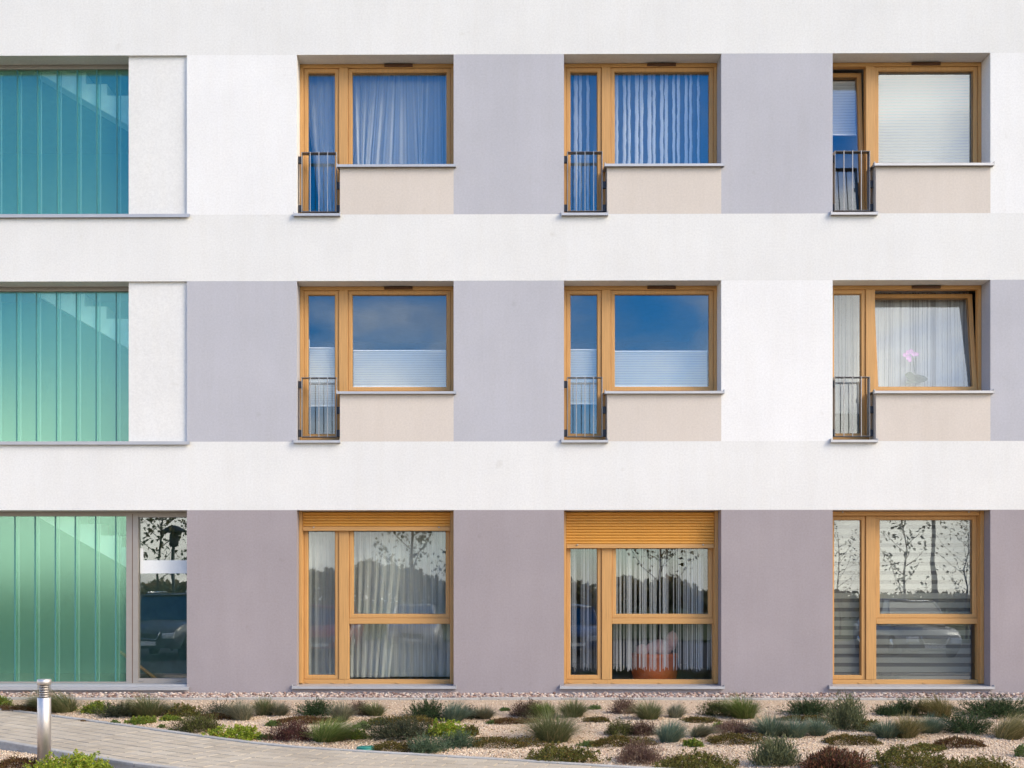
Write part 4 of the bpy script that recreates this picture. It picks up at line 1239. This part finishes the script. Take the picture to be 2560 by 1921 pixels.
PLANTS = [
 # kind, material, centre px, base py, width px, height px, label
 ('s','sgreen', 2,1763,44,28,'yellow-green stonecrop cut by the frame edge under the ribbed glass'),
 ('m','mbrown', 45,1779,96,22,'brown and green low mat between the frame edge and the bollard'),
 ('g','fgrey', 84,1778,52,36,'thin grey-green grass tuft partly hidden behind the bollard'),
 ('g','fescue', 155,1783,124,60,'largest dark green grass tuft just beside the bollard head'),
 ('s','sgreen', 240,1782,76,32,'fresh green stonecrop beside the tuft near the bollard'),
 ('j','jgrey', 300,1789,84,26,'low dark spray at the foot of the big tuft below the clear pane'),
 ('g','fescue', 368,1793,118,60,'big green grass tuft below the clear entrance pane'),
 ('s','solive', 458,1788,84,36,'golden-green stonecrop beside the big tuft below the clear pane'),
 ('g','fgrey', 430,1788,52,36,'wispy tuft leaning over the golden-green stonecrop'),
 ('m','mbrown', 210,1806,54,9,'thin brown mat spilling onto the edge of the path'),
 ('p','sprig', 286,1812,24,12,'tiny seedling alone in gravel close to the path'),
 ('s','sgreen', 352,1810,66,19,'low reddish-green stonecrop in front of the big tuft'),
 ('s','sgreen', 422,1801,50,14,'little green stonecrop under the golden-green one'),
 ('h','hgreen', 494,1828,98,46,'dark brown heather with green shoots next to bright stonecrop'),
 ('s','sbright', 588,1847,116,40,'bright lime stonecrop with orange tips at the path bend'),
 ('m','mbrown', 545,1795,70,18,'brown mat tucked under the grey tuft by the mauve pier'),
 ('j','jgrey', 552,1790,64,32,'olive dwarf conifer below the mauve pier'),
 ('g','fgrey', 603,1801,74,54,'upright grey-green tuft below the first mauve pier'),
 ('g','fescue', 661,1787,70,50,'green tuft under the corner of the net-curtain window sill'),
 ('g','fgrey', 700,1788,46,38,'small greyish tuft under the net-curtain window sill'),
 ('j','jdark', 792,1789,82,30,'dark low conifer below the net-curtain window'),
 ('m','mbrown', 765,1802,112,16,'long red-brown mat below the net-curtain window'),
 ('g','fgrey', 852,1805,60,56,'straw-tinted upright tuft in the middle under the net-curtain window'),
 ('h','hpink', 896,1789,50,34,'brownish heather between two tufts under the net-curtain window'),
 ('g','fescue', 938,1792,66,38,'dark green tuft under the end of the net-curtain sill'),
 ('p','sprig', 906,1817,38,20,'pale green seedling in gravel behind the green valve cover'),
 ('p','sprig', 945,1808,44,20,'leafy green seedling at the foot of the dark tuft'),
 ('h','hmaroon', 728,1850,92,50,'maroon heather leaning on the large green tuft by the path'),
 ('p','sprig', 668,1843,50,16,'green shoots trailing from the maroon heather'),
 ('g','fgreen', 818,1854,136,62,'large bright green tuft next to the maroon heather'),
 ('s','sgreen', 893,1846,50,28,'yellow-green stonecrop at the side of the large bright tuft'),
 ('p','sprig', 682,1808,36,15,'small seedling on gravel above the maroon heather'),
 ('j','jdark', 1072,1795,96,42,'dark green conifer below the second mauve pier'),
 ('m','molive', 1012,1809,124,24,'sloping olive mat in front of the conifer below the second pier'),
 ('g','fblue', 1133,1802,70,56,'blue-green tuft in front of the second mauve pier'),
 ('g','fgrey', 1210,1791,56,36,'grey tuft at the end of the second mauve pier'),
 ('j','jgrey', 1172,1790,40,30,'small dusky conifer between the two tufts at the second pier'),
 ('j','jgrey', 1002,1849,150,46,'wide grey-green conifer behind the lime stonecrop'),
 ('s','sbright', 1116,1843,96,44,'brightest lime stonecrop beside the wide conifer'),
 ('s','solive', 1172,1838,50,30,'olive end of stonecrop next to the brightest lime one'),
 ('m','molive', 992,1874,106,28,'olive mat beside the green valve cover'),
 ('j','jblue', 1066,1879,78,28,'blue-green dwarf conifer alone near the path'),
 ('j','jblue', 1145,1863,68,20,'small grey-green conifer below the lime stonecrop'),
 ('m','molive', 1252,1861,138,26,'long olive mat in the open gravel near the path'),
 ('m','mbrown', 1284,1800,90,14,'dark thin mat under the brown heather by the orange-pot window'),
 ('h','hbrown', 1322,1788,76,44,'brown heather at the corner of the orange-pot window sill'),
 ('g','fgreen', 1366,1794,66,48,'soft green tuft touching the brown heather'),
 ('g','fescue', 1432,1793,78,50,'green tuft under the tall sash of the orange-pot window'),
 ('g','fescue', 1382,1853,138,86,'tallest wide tuft in front of the orange-pot window'),
 ('m','molive', 1494,1804,44,14,'small round olive mat below the orange-pot window'),
 ('h','hpink', 1559,1784,56,42,'rusty round heather close to the edging under the orange-pot window'),
 ('g','fescue', 1622,1803,80,52,'grey-green tuft between the rusty heather and the pale wispy tuft'),
 ('g','fgrey', 1688,1796,50,38,'pale wispy tuft under the end of the orange-pot sill'),
 ('h','hgreen', 1552,1834,66,40,'green-tipped heather in the mid bed beside the brown one'),
 ('h','hbrown', 1608,1835,58,38,'dark brown heather between green-tipped heather and round tuft'),
 ('g','fblue', 1672,1858,80,60,'round blue-green tuft in the mid bed'),
 ('g','fgrey', 1744,1843,62,40,'sparse grey tuft beside the round blue-green tuft'),
 ('m','molive', 1552,1858,112,26,'broad olive mat behind the round brown heather'),
 ('h','hpink', 1598,1902,96,58,'round pinkish-brown heather close to the camera'),
 ('s','solive', 1404,1902,162,46,'wide olive stonecrop beside the path edge'),
 ('s','solive', 1742,1921,190,54,'long olive-gold stonecrop trailing from the round heather'),
 ('s','sgreen', 1734,1865,42,22,'little green stonecrop in open gravel below the sparse tuft'),
 ('p','sprig', 1472,1857,44,16,'grey-green seedling at the foot of the tallest tuft'),
 ('m','molive', 1836,1859,100,26,'oval olive mat in open gravel before the grey-green bush'),
 ('h','hgreen', 1790,1788,64,42,'dark heather below the third mauve pier'),
 ('g','fgreen', 1858,1796,98,64,'lush green tuft below the third mauve pier'),
 ('m','molive', 1747,1802,62,14,'thin olive mat under the dark heather at the third pier'),
 ('h','hpink', 1838,1829,108,30,'flat dusty-brown heather below the lush tuft'),
 ('s','sgreen', 1795,1822,30,26,'thin yellow-green shoots beside the dusty-brown heather'),
 ('b','bushgrey', 1937,1915,100,74,'tall grey-green bush at the bottom edge'),
 ('g','fblue', 1925,1843,90,62,'blue-green tuft rising behind the grey-green bush'),
 ('g','fblue', 1985,1844,80,54,'second blue-green tuft touching the one behind the bush'),
 ('g','fblue', 2042,1837,68,50,'spiky blue tuft at the end of the blue-green row'),
 ('j','jdark', 2022,1787,106,34,'dark spreading conifer before the third pier end'),
 ('m','molive', 2012,1795,86,13,'olive mat fringing the dark spreading conifer'),
 ('b','bushgrey', 2114,1827,88,90,'tall olive-grey feathery bush under the striped-blind window corner'),
 ('s','solive', 2172,1826,52,34,'small olive stonecrop at the feathery bush foot'),
 ('m','molive', 2120,1853,100,25,'dark olive mat in gravel below the feathery bush'),
 ('g','fblue', 2214,1843,80,50,'blue-green tuft in front of the striped-blind window'),
 ('g','folive', 2262,1845,82,64,'yellowish tuft between two blue-green ones'),
 ('g','fblue', 2322,1835,72,50,'blue-green tuft next to the dark juniper mound'),
 ('j','jdark', 2268,1782,80,32,'dark conifer under the striped-blind window'),
 ('j','jdark', 2216,1785,46,16,'very low green conifer under the striped-blind window'),
 ('g','folive', 2346,1789,92,60,'olive fan-shaped tuft under the striped-blind window sill'),
 ('j','jdark', 2490,1786,170,46,'largest dark juniper against the last mauve wall'),
 ('j','jdark', 2410,1834,112,52,'dense dark juniper mound in the mid bed'),
 ('g','folive', 2514,1848,104,66,'shaggy olive tuft below the largest dark juniper'),
 ('m','mbrown', 2392,1860,90,26,'brown mat in front of the dense juniper mound'),
 ('s','solive', 2266,1922,182,60,'broad brown-green stonecrop at the bottom edge'),
 ('s','solive', 2440,1932,172,52,'broad yellow-olive stonecrop at the bottom corner'),
 ('b','red', 2084,1928,136,50,'red-leaved low shrub at the bottom edge'),
 ('p','sprig', 2556,1890,44,36,'green shoots at the frame edge below the shaggy tuft'),
 ('s','solive', 2310,1863,84,16,'scattered small stonecrop in gravel below the yellowish tuft'),
 ('m','mbrown', 48,1914,96,30,'brown-green heathery mat at the foot of the bollard'),
 ('s','sbright', 180,1936,184,64,'big lime stonecrop at the foot of the bollard'),
 ('p','sprig', 1485,1770,30,12,'tiny green seedling near the edging under the orange-pot window'),
 ('p','sprig', 1262,1772,24,9,'tiny green seedling near the edging by the second pier'),
 ('p','sprig', 1230,1802,22,10,'tiny dark seedling in open gravel by the dark thin mat'),
 ('p','sprig', 402,1818,16,9,'tiny seedling at the path edge below the little stonecrop'),
 ('p','sprig', 424,1826,14,8,'tiny seedling nearest the dark brown heather at the path'),
]
# fallen leaves and weed crumbs between the plants
r = np.random.default_rng(5); n = 2600
sel = r.integers(0, len(xs), n)
c_ = np.stack([xs[sel], ys[sel], SLOPE*ys[sel] + und(xs[sel], ys[sel])*np.clip((-ys[sel] - 0.7)/0.5, 0, 1) + 0.006], 1)
d = r.normal(0, 1, (n, 3)); d[:, 2] = np.abs(d[:, 2])*0.5; d /= np.linalg.norm(d, axis=1)[:, None]
V, Fc = leaf_quads(c_, d, r.uniform(0.012, 0.04, n), r.uniform(0.006, 0.016, n), r, '')
o = new_obj('leaf_litter', mesh_np('leaf_litter', V, Fc), m=M['litter']); tag(o, kind='stuff')
for k, (kd, mt, px, py, wpx, hpx, lab) in enumerate(PLANTS):
    g = G(px, py - 0.12*hpx)
    s = F/(D + g.y)
    wd, h = {'m': 1.5, 'j': 1.4, 'h': 1.38, 's': 1.3}.get(kd, 1.28)*wpx/s, 1.0*hpx/s
    if kd == 'g': me = grass_mesh(wd*1.05, h*1.12, 100+k, stiff=0.35)
    elif kd == 'h': me = shrub_mesh(wd, h, 100+k, 0.011, 1.0)
    elif kd == 's': me = sedum_mesh(wd, h, 100+k, 1.05 if mt == 'sbright' else 0.8)
    elif kd == 'j': me = juniper_mesh(wd, h, 100+k)
    elif kd == 'm': me = mat_mesh(wd, max(h*0.85, 0.02), 100+k)
    elif kd == 'b': me = shrub_mesh(wd, h, 100+k, 0.020 if mt == 'red' else 0.016, 0.9, 0.8, 0.9 if mt != 'red' else 0.3)
    else: me = sedum_mesh(wd, h, 100+k, 0.6, 0.8)
    x_, y_ = g.x, g.y
    zz = SLOPE*y_ + float(und(x_, y_))*min(1, max(0, (-y_-0.7)/0.5)) - 0.008
    nm, cat = NAME[kd]
    o = new_obj(nm, me, None, (x_, y_, zz), LM[mt])
    tag(o, lab, cat, GRP[kd])

# ------------------------------------------------------------------ bollard lamp and valve cover
bp = G(108, 1913)
bol = thing('bollard_lamp', 'brushed steel bollard lamp with louvred head beside the paved path', 'bollard', (bp.x, bp.y, bp.z))
rb = 0.0555
HT = 0.722
z1 = HT - 0.157
MB().lathe([(rb, -0.05), (rb, z1), (rb - 0.003, z1 + 0.003)], 40).build('post', M['steel'], bol)
MB().lathe([(0.020, z1 + 0.004), (0.020, HT - 0.045)], 16).build('core', M['bracket'], bol)
def lens_mat():
    return glass('bollard_lens', 0.10, (0.90, 0.88, 0.85), (1, 1, 1), 0)
M['lens'] = lens_mat()
MB().lathe([(rb - 0.001, z1 + 0.0045), (rb - 0.001, HT - 0.042)], 32, caps=False).build('lens', M['lens'], bol)
for k in range(5):
    zc = z1 + 0.010 + k*0.0205
    MB().lathe([(0.0225, zc), (rb - 0.014, zc), (rb - 0.012, zc + 0.004), (0.036, zc + 0.014), (0.0225, zc + 0.016)], 28).build('louvre', M['steel'], bol)
MB().lathe([(rb - 0.004, HT - 0.047), (rb + 0.002, HT - 0.043), (rb + 0.0025, HT - 0.004), (rb - 0.002, HT), (0.01, HT + 0.002)], 40).build('cap', M['steel'], bol)
vp = G(914, 1871)
M['teal'] = simple('teal_plastic', (0.012, 0.19, 0.15), 0.45, 0, 0.1, 20)
vc = thing('valve_cover', 'round teal plastic valve cover in gravel by the path edge', 'cover', (vp.x, vp.y, vp.z - 0.012))
MB().lathe([(0.088, -0.02), (0.088, 0.012), (0.084, 0.016)], 32).build('rim', M['teal'], vc)
MB().lathe([(0.082, 0.0165), (0.082, 0.022), (0.077, 0.026), (0.01, 0.028)], 32).build('lid', M['teal'], vc)
for a in (0.6, 3.74):
    MB().box(-0.012, 0.012, -0.005, 0.005, 0.027, 0.032).build('lift_tab', M['teal'], vc, (0.05*math.cos(a), 0.05*math.sin(a), 0))

# ------------------------------------------------------------------ what the windows mirror: cars, trees, lamps across the car park
M['tyre'] = simple('tyre_rubber', (0.02, 0.02, 0.02), 0.85)
M['carglass'] = glass('car_glass', 0.25, (0.25, 0.28, 0.28), (1, 1, 1), 0)
M['chrome'] = simple('chrome', (0.75, 0.75, 0.76), 0.15, 1.0)
M['lampglass'] = simple('headlamp_glass', (0.75, 0.77, 0.8), 0.1)
M['cabin'] = simple('dark_cabin', (0.02, 0.02, 0.022), 0.8)
def paint(name, c):
    m, t, b, o = nodes(name); b.inputs['Base Color'].default_value = col(c); b.inputs['Roughness'].default_value = 0.3
    b.inputs['Coat Weight'].default_value = 0.6; b.inputs['Coat Roughness'].default_value = 0.05
    return m
def car(label, loc, paint_m, LN=4.3, HW=0.88, H=1.48, suv=False, rotz=0.0):
    """front points along +y of its own frame"""
    t = thing('parked_car', label, 'car', loc, 'cars parked across the car park'); t.rotation_euler = (0, 0, rotz)
    h = LN/2; zb = 0.22 if not suv else 0.32; belt = 0.92 if not suv else 1.10; hood = belt - 0.08
    st = [(-h, zb+0.1, belt-0.12, HW*0.86), (-h+0.12, zb, belt, HW*0.95), (-h+0.8, zb, belt+0.02, HW), (0, zb, belt, HW), (h-1.25, zb, belt-0.02, HW), (h-0.45, zb, hood-0.03, HW*0.97), (h-0.1, zb, hood-0.16, HW*0.90), (h, zb+0.08, hood-0.26, HW*0.82)]
    vs, fs = [], []
    for (y, z0, z1_, w_) in st:
        vs += [(-w_*0.93, y, z0), (-w_, y, z0+0.22), (-w_*0.985, y, z1_-0.07), (-w_*0.90, y, z1_), (0, y, z1_+0.025), (w_*0.90, y, z1_), (w_*0.985, y, z1_-0.07), (w_, y, z0+0.22), (w_*0.93, y, z0)]
    for i in range(len(st)-1):
        for k in range(9):
            k2 = (k+1) % 9; fs.append((i*9+k, (i+1)*9+k, (i+1)*9+k2, i*9+k2))
    fs += [tuple(range(9)), tuple(range((len(st)-1)*9+8, (len(st)-1)*9-1, -1))]
    MB().add(vs, fs, True).build('body', paint_m, t)
    yr0, yr1 = (-h+0.35, h-1.75) if not suv else (-h+0.25, h-1.85)
    bt = belt + 0.012
    gv = [(-HW*0.88, -h+0.12, bt), (HW*0.88, -h+0.12, bt), (HW*0.88, h-1.12, bt-0.02), (-HW*0.88, h-1.12, bt-0.02),
          (-HW*0.70, yr0+0.25, H-0.05), (HW*0.70, yr0+0.25, H-0.05), (HW*0.70, yr1, H-0.05), (-HW*0.70, yr1, H-0.05)]
    MB().add(gv, [(0,1,5,4), (1,2,6,5), (2,3,7,6), (3,0,4,7)]).build('windows', M['carglass'], t)
    MB().add([(a*0.95, b_, c_-0.02) for a, b_, c_ in gv], [(0,1,5,4),(1,2,6,5),(2,3,7,6),(3,0,4,7),(4,5,6,7)]).build('cabin', M['cabin'], t)
    rv = [(-HW*0.72, yr0+0.2, H-0.05), (HW*0.72, yr0+0.2, H-0.05), (HW*0.72, yr1+0.05, H-0.05), (-HW*0.72, yr1+0.05, H-0.05), (-HW*0.6, yr0+0.4, H), (HW*0.6, yr0+0.4, H), (HW*0.6, yr1-0.2, H), (-HW*0.6, yr1-0.2, H)]
    rf = MB().add(rv, [(0,1,5,4),(1,2,6,5),(2,3,7,6),(3,0,4,7),(4,5,6,7),(3,2,1,0)], True)
    for sx in (-1, 1):
        for (a0, a1) in (((sx*HW*0.88, h-1.12, bt-0.02), (sx*HW*0.71, yr1, H-0.05)), ((sx*HW*0.89, -0.1, bt), (sx*HW*0.715, -0.1, H-0.05)), ((sx*HW*0.88, -h+0.12, bt), (sx*HW*0.71, yr0+0.25, H-0.05))):
            rf.tube([a0, a1], 0.035, 6)
    rf.build('roof', paint_m, t)
    if suv:
        for sx in (-1, 1): MB().tube([(sx*HW*0.6, yr0+0.4, H+0.05), (sx*HW*0.6, yr1-0.2, H+0.05)], 0.02, 6).tube([(sx*HW*0.6, yr1-0.2, H-0.01), (sx*HW*0.6, yr1-0.2, H+0.05)], 0.02, 6).build('roof_rail', M['chrome'], t)
    for sx in (-1, 1):
        for yy in (-h+0.85, h-0.85):
            wh = MB(); rr = 0.32 if not suv else 0.38
            wh.lathe([(rr*0.6, -0.1), (rr, -0.09), (rr, 0.09), (rr*0.6, 0.1)], 20)
            o = wh.build('wheel', M['tyre'], t, (sx*(HW-0.08), yy, rr)); o.rotation_euler = (0, R(90), 0)
            rim = MB().lathe([(0.05, 0.106), (rr*0.6, 0.102), (rr*0.62, 0.09)], 16).build('rim', M['chrome'], o) if sx > 0 else MB().lathe([(rr*0.62, -0.09), (rr*0.6, -0.102), (0.05, -0.106)], 16).build('rim', M['chrome'], o)
        MB().cbox(-0.17, 0.17, -0.05, 0.05, -0.08, 0.08, 0.03).build('headlight', M['lampglass'], t, (sx*HW*0.66, h-0.01, hood-0.33)).rotation_euler = (0, 0, R(180))
        MB().box(-0.09, 0.09, -0.06, 0.06, -0.06, 0.06).build('mirror', paint_m, t, (sx*(HW+0.08), h-1.35, belt+0.08))
    MB().box(-HW*0.42, HW*0.42, h-0.03, h+0.014, hood-0.46, hood-0.28).build('grille', M['cabin'], t)
    MB().tube([(-HW*0.42, h+0.015, hood-0.22), (-HW*0.30, h+0.02, hood-0.44), (HW*0.30, h+0.02, hood-0.44), (HW*0.42, h+0.015, hood-0.22)], 0.018, 6).build('grille_trim', M['chrome'], t)
    MB().box(-0.26, 0.26, h+0.0, h+0.02, zb+0.08, zb+0.19).build('number_plate', M['railw'], t)
    return t
def mirror_x(px, d): return (px - CX)/F*(D + 0.6 + d)
car('dark grey off-road car reflected in the clear entrance pane', (mirror_x(366, 15.3), -15.3 - 2.3, ZL), paint('dark_grey_paint', (0.09, 0.10, 0.125)), 4.7, 0.93, 1.82, True)
car('red car reflected low in the net-curtain window', (mirror_x(800, 17.5), -17.5 - 2.1, ZL), paint('red_paint', (0.35, 0.02, 0.02)))
car('silver car reflected in the wide pane of the net-curtain window', (mirror_x(1030, 22), -22 - 2.1, ZL), paint('silver_paint', (0.5, 0.5, 0.52)))
car('blue car reflected in the tall sash beside the orange pot', (mirror_x(1440, 18), -18 - 2.1, ZL), paint('blue_paint', (0.06, 0.10, 0.22)))
car('grey car reflected in the striped-blind window', (mirror_x(2330, 17), -17 - 2.1, ZL), paint('pale_silver_paint', (0.22, 0.23, 0.24)), 4.4, 0.9, 1.66)

BARK = simple('tree_bark', (0.10, 0.075, 0.055), 0.9)
TL = {'au': leafy('autumn_leaves', [(0, (0.08, 0.075, 0.03)), (0.5, (0.15, 0.14, 0.05)), (0.85, (0.25, 0.18, 0.06)), (1, (0.30, 0.14, 0.05))]),
      'gr': leafy('green_leaves', [(0, (0.035, 0.055, 0.015)), (0.6, (0.07, 0.10, 0.03)), (1, (0.14, 0.15, 0.05))])}
def tree(label, x, y, h, spread, nleaf, mt, seed, leaf=0.11, clear=0.3):
    r = random.Random(seed); rr = np.random.default_rng(seed)
    t = thing('tree', label, 'tree', (x, y, ZL), 'trees across the car park')
    tr = MB(); pts = [(0, 0, 0)]
    for k in range(1, 7): pts.append((r.uniform(-0.05, 0.05)*k*0.5, r.uniform(-0.05, 0.05)*k*0.5, h*k/6.3))
    tr.tube(pts, [0.008*h*(1 - k/7.2) + 0.010 for k in range(7)], 7)
    tips = []
    for k in range(16):
        f = clear + (0.97 - clear)*k/15; z = h*f
        bx = np.interp(z, [p[2] for p in pts], [p[0] for p in pts]); by = np.interp(z, [p[2] for p in pts], [p[1] for p in pts])
        a = k*2.4 + r.uniform(-.4, .4); ln = spread*(1.05 - 0.75*f)*r.uniform(0.7, 1.2)
        p1 = (bx + math.cos(a)*ln*0.5, by + math.sin(a)*ln*0.5, z + ln*0.35); p2 = (bx + math.cos(a)*ln, by + math.sin(a)*ln, z + ln*0.95)
        tr.tube([(bx, by, z), p1, p2], [0.0028*h, 0.0016*h, 0.004], 5)
        for q_ in (0.35, 0.6, 0.8, 1.0): tips.append(np.array((bx, by, z))*(1-q_) + np.array(p2)*q_)
    tr.build('trunk', BARK, t)
    tips = np.array(tips)
    c_ = tips[rr.integers(0, len(tips), nleaf)] + rr.normal(0, spread*0.07, (nleaf, 3))
    d = rr.normal(0, 1, (nleaf, 3)); d /= np.linalg.norm(d, axis=1)[:, None]
    V, Fc = leaf_quads(c_, d, leaf*rr.uniform(0.7, 1.3, nleaf), leaf*rr.uniform(0.5, 0.8, nleaf), rr, '')
    new_obj('crown', mesh_np('crown', V, Fc), t, m=TL[mt])
    return t
tree('young tree with sparse leaves reflected in the striped-blind window', mirror_x(2275, 20), -20.5, 5.2, 1.3, 340, 'gr', 1, 0.13, 0.28)
tree('young tree reflected in the orange-pot window', mirror_x(1655, 19), -19.5, 5.4, 1.6, 560, 'au', 2, 0.13, 0.36)
tree('leafy birch reflected in the net-curtain window', mirror_x(1030, 27), -27.5, 8.5, 2.2, 1900, 'gr', 3, 0.14, 0.22)
tree('leafy tree reflected in the upper part of the clear entrance pane', mirror_x(385, 20), -20.5, 5.6, 1.9, 820, 'au', 4, 0.15, 0.40)
tree('thin tree reflected at the edge of the striped-blind window', mirror_x(2440, 30), -31, 4.6, 1.9, 300, 'au', 5, 0.12, 0.25)
tree('thin tree reflected in the tall striped-blind sash', mirror_x(2115, 32), -33, 4.4, 1.9, 220, 'au', 6, 0.12, 0.25)
# lamps
lx = mirror_x(432, 21)
lp = thing('park_lamp', 'park lamp with flat conical hat reflected in the clear entrance pane', 'street lamp', (lx, -21, ZL))
MB().tube([(0, 0, 0), (0, 0, 3.35)], 0.045, 8).build('post', M['bracket'], lp)
MB().lathe([(0.10, 3.35), (0.14, 3.42), (0.12, 3.75), (0.05, 3.78)], 16).build('lantern', M['bracket'], lp)
MB().lathe([(0.46, 3.79), (0.44, 3.81), (0.10, 3.98), (0.02, 4.0)], 24).build('hat', M['bracket'], lp)
lx = mirror_x(2333, 26)
lp = thing('street_lamp', 'tall dark lamp post reflected in the striped-blind window', 'street lamp', (lx, -26, ZL))
MB().tube([(0, 0, 0), (0, 0, 7.2)], [0.09, 0.06], 10).build('post', M['bracket'], lp)
MB().tube([(0, 0, 7.15), (0, 0.5, 7.4), (0, 1.0, 7.45)], 0.035, 8).build('arm', M['bracket'], lp)
MB().cbox(-0.14, 0.14, -0.3, 0.3, -0.05, 0.05, 0.03).build('head', M['bracket'], lp, (0, 1.25, 7.46))
# far treeline as one mass
r = np.random.default_rng(77)
n = 60000
xx = r.uniform(-70, 70, n)
hh = np.interp(xx, [-70, -25, -6, 2, 13, 33, 70], [2.4, 2.0, 3.2, 2.4, 1.9, 0.85, 1.0]) + 0.35*np.sin(xx*0.61) + 0.25*np.sin(xx*1.7 + 2) + 0.15*np.sin(xx*4.1)
hh = np.clip(hh, 0.5, 4.6)
c_ = np.stack([xx, -66 + r.normal(0, 1.6, n), ZL + 0.1 + hh*np.sqrt(r.random(n))*1.0 + 0.6], 1)
d = r.normal(0, 1, (n, 3)); d /= np.linalg.norm(d, axis=1)[:, None]
V, Fc = leaf_quads(c_, d, r.uniform(0.25, 0.6, n), r.uniform(0.2, 0.4, n), r, '')
TL['far'] = leafy('far_autumn_wood', [(0, (0.19, 0.19, 0.11)), (0.5, (0.28, 0.26, 0.14)), (0.85, (0.36, 0.28, 0.15)), (1, (0.38, 0.25, 0.13))], 0.8, 0.5)
o = new_obj('treeline', mesh_np('treeline', V, Fc), m=TL['far']); tag(o, kind='stuff')
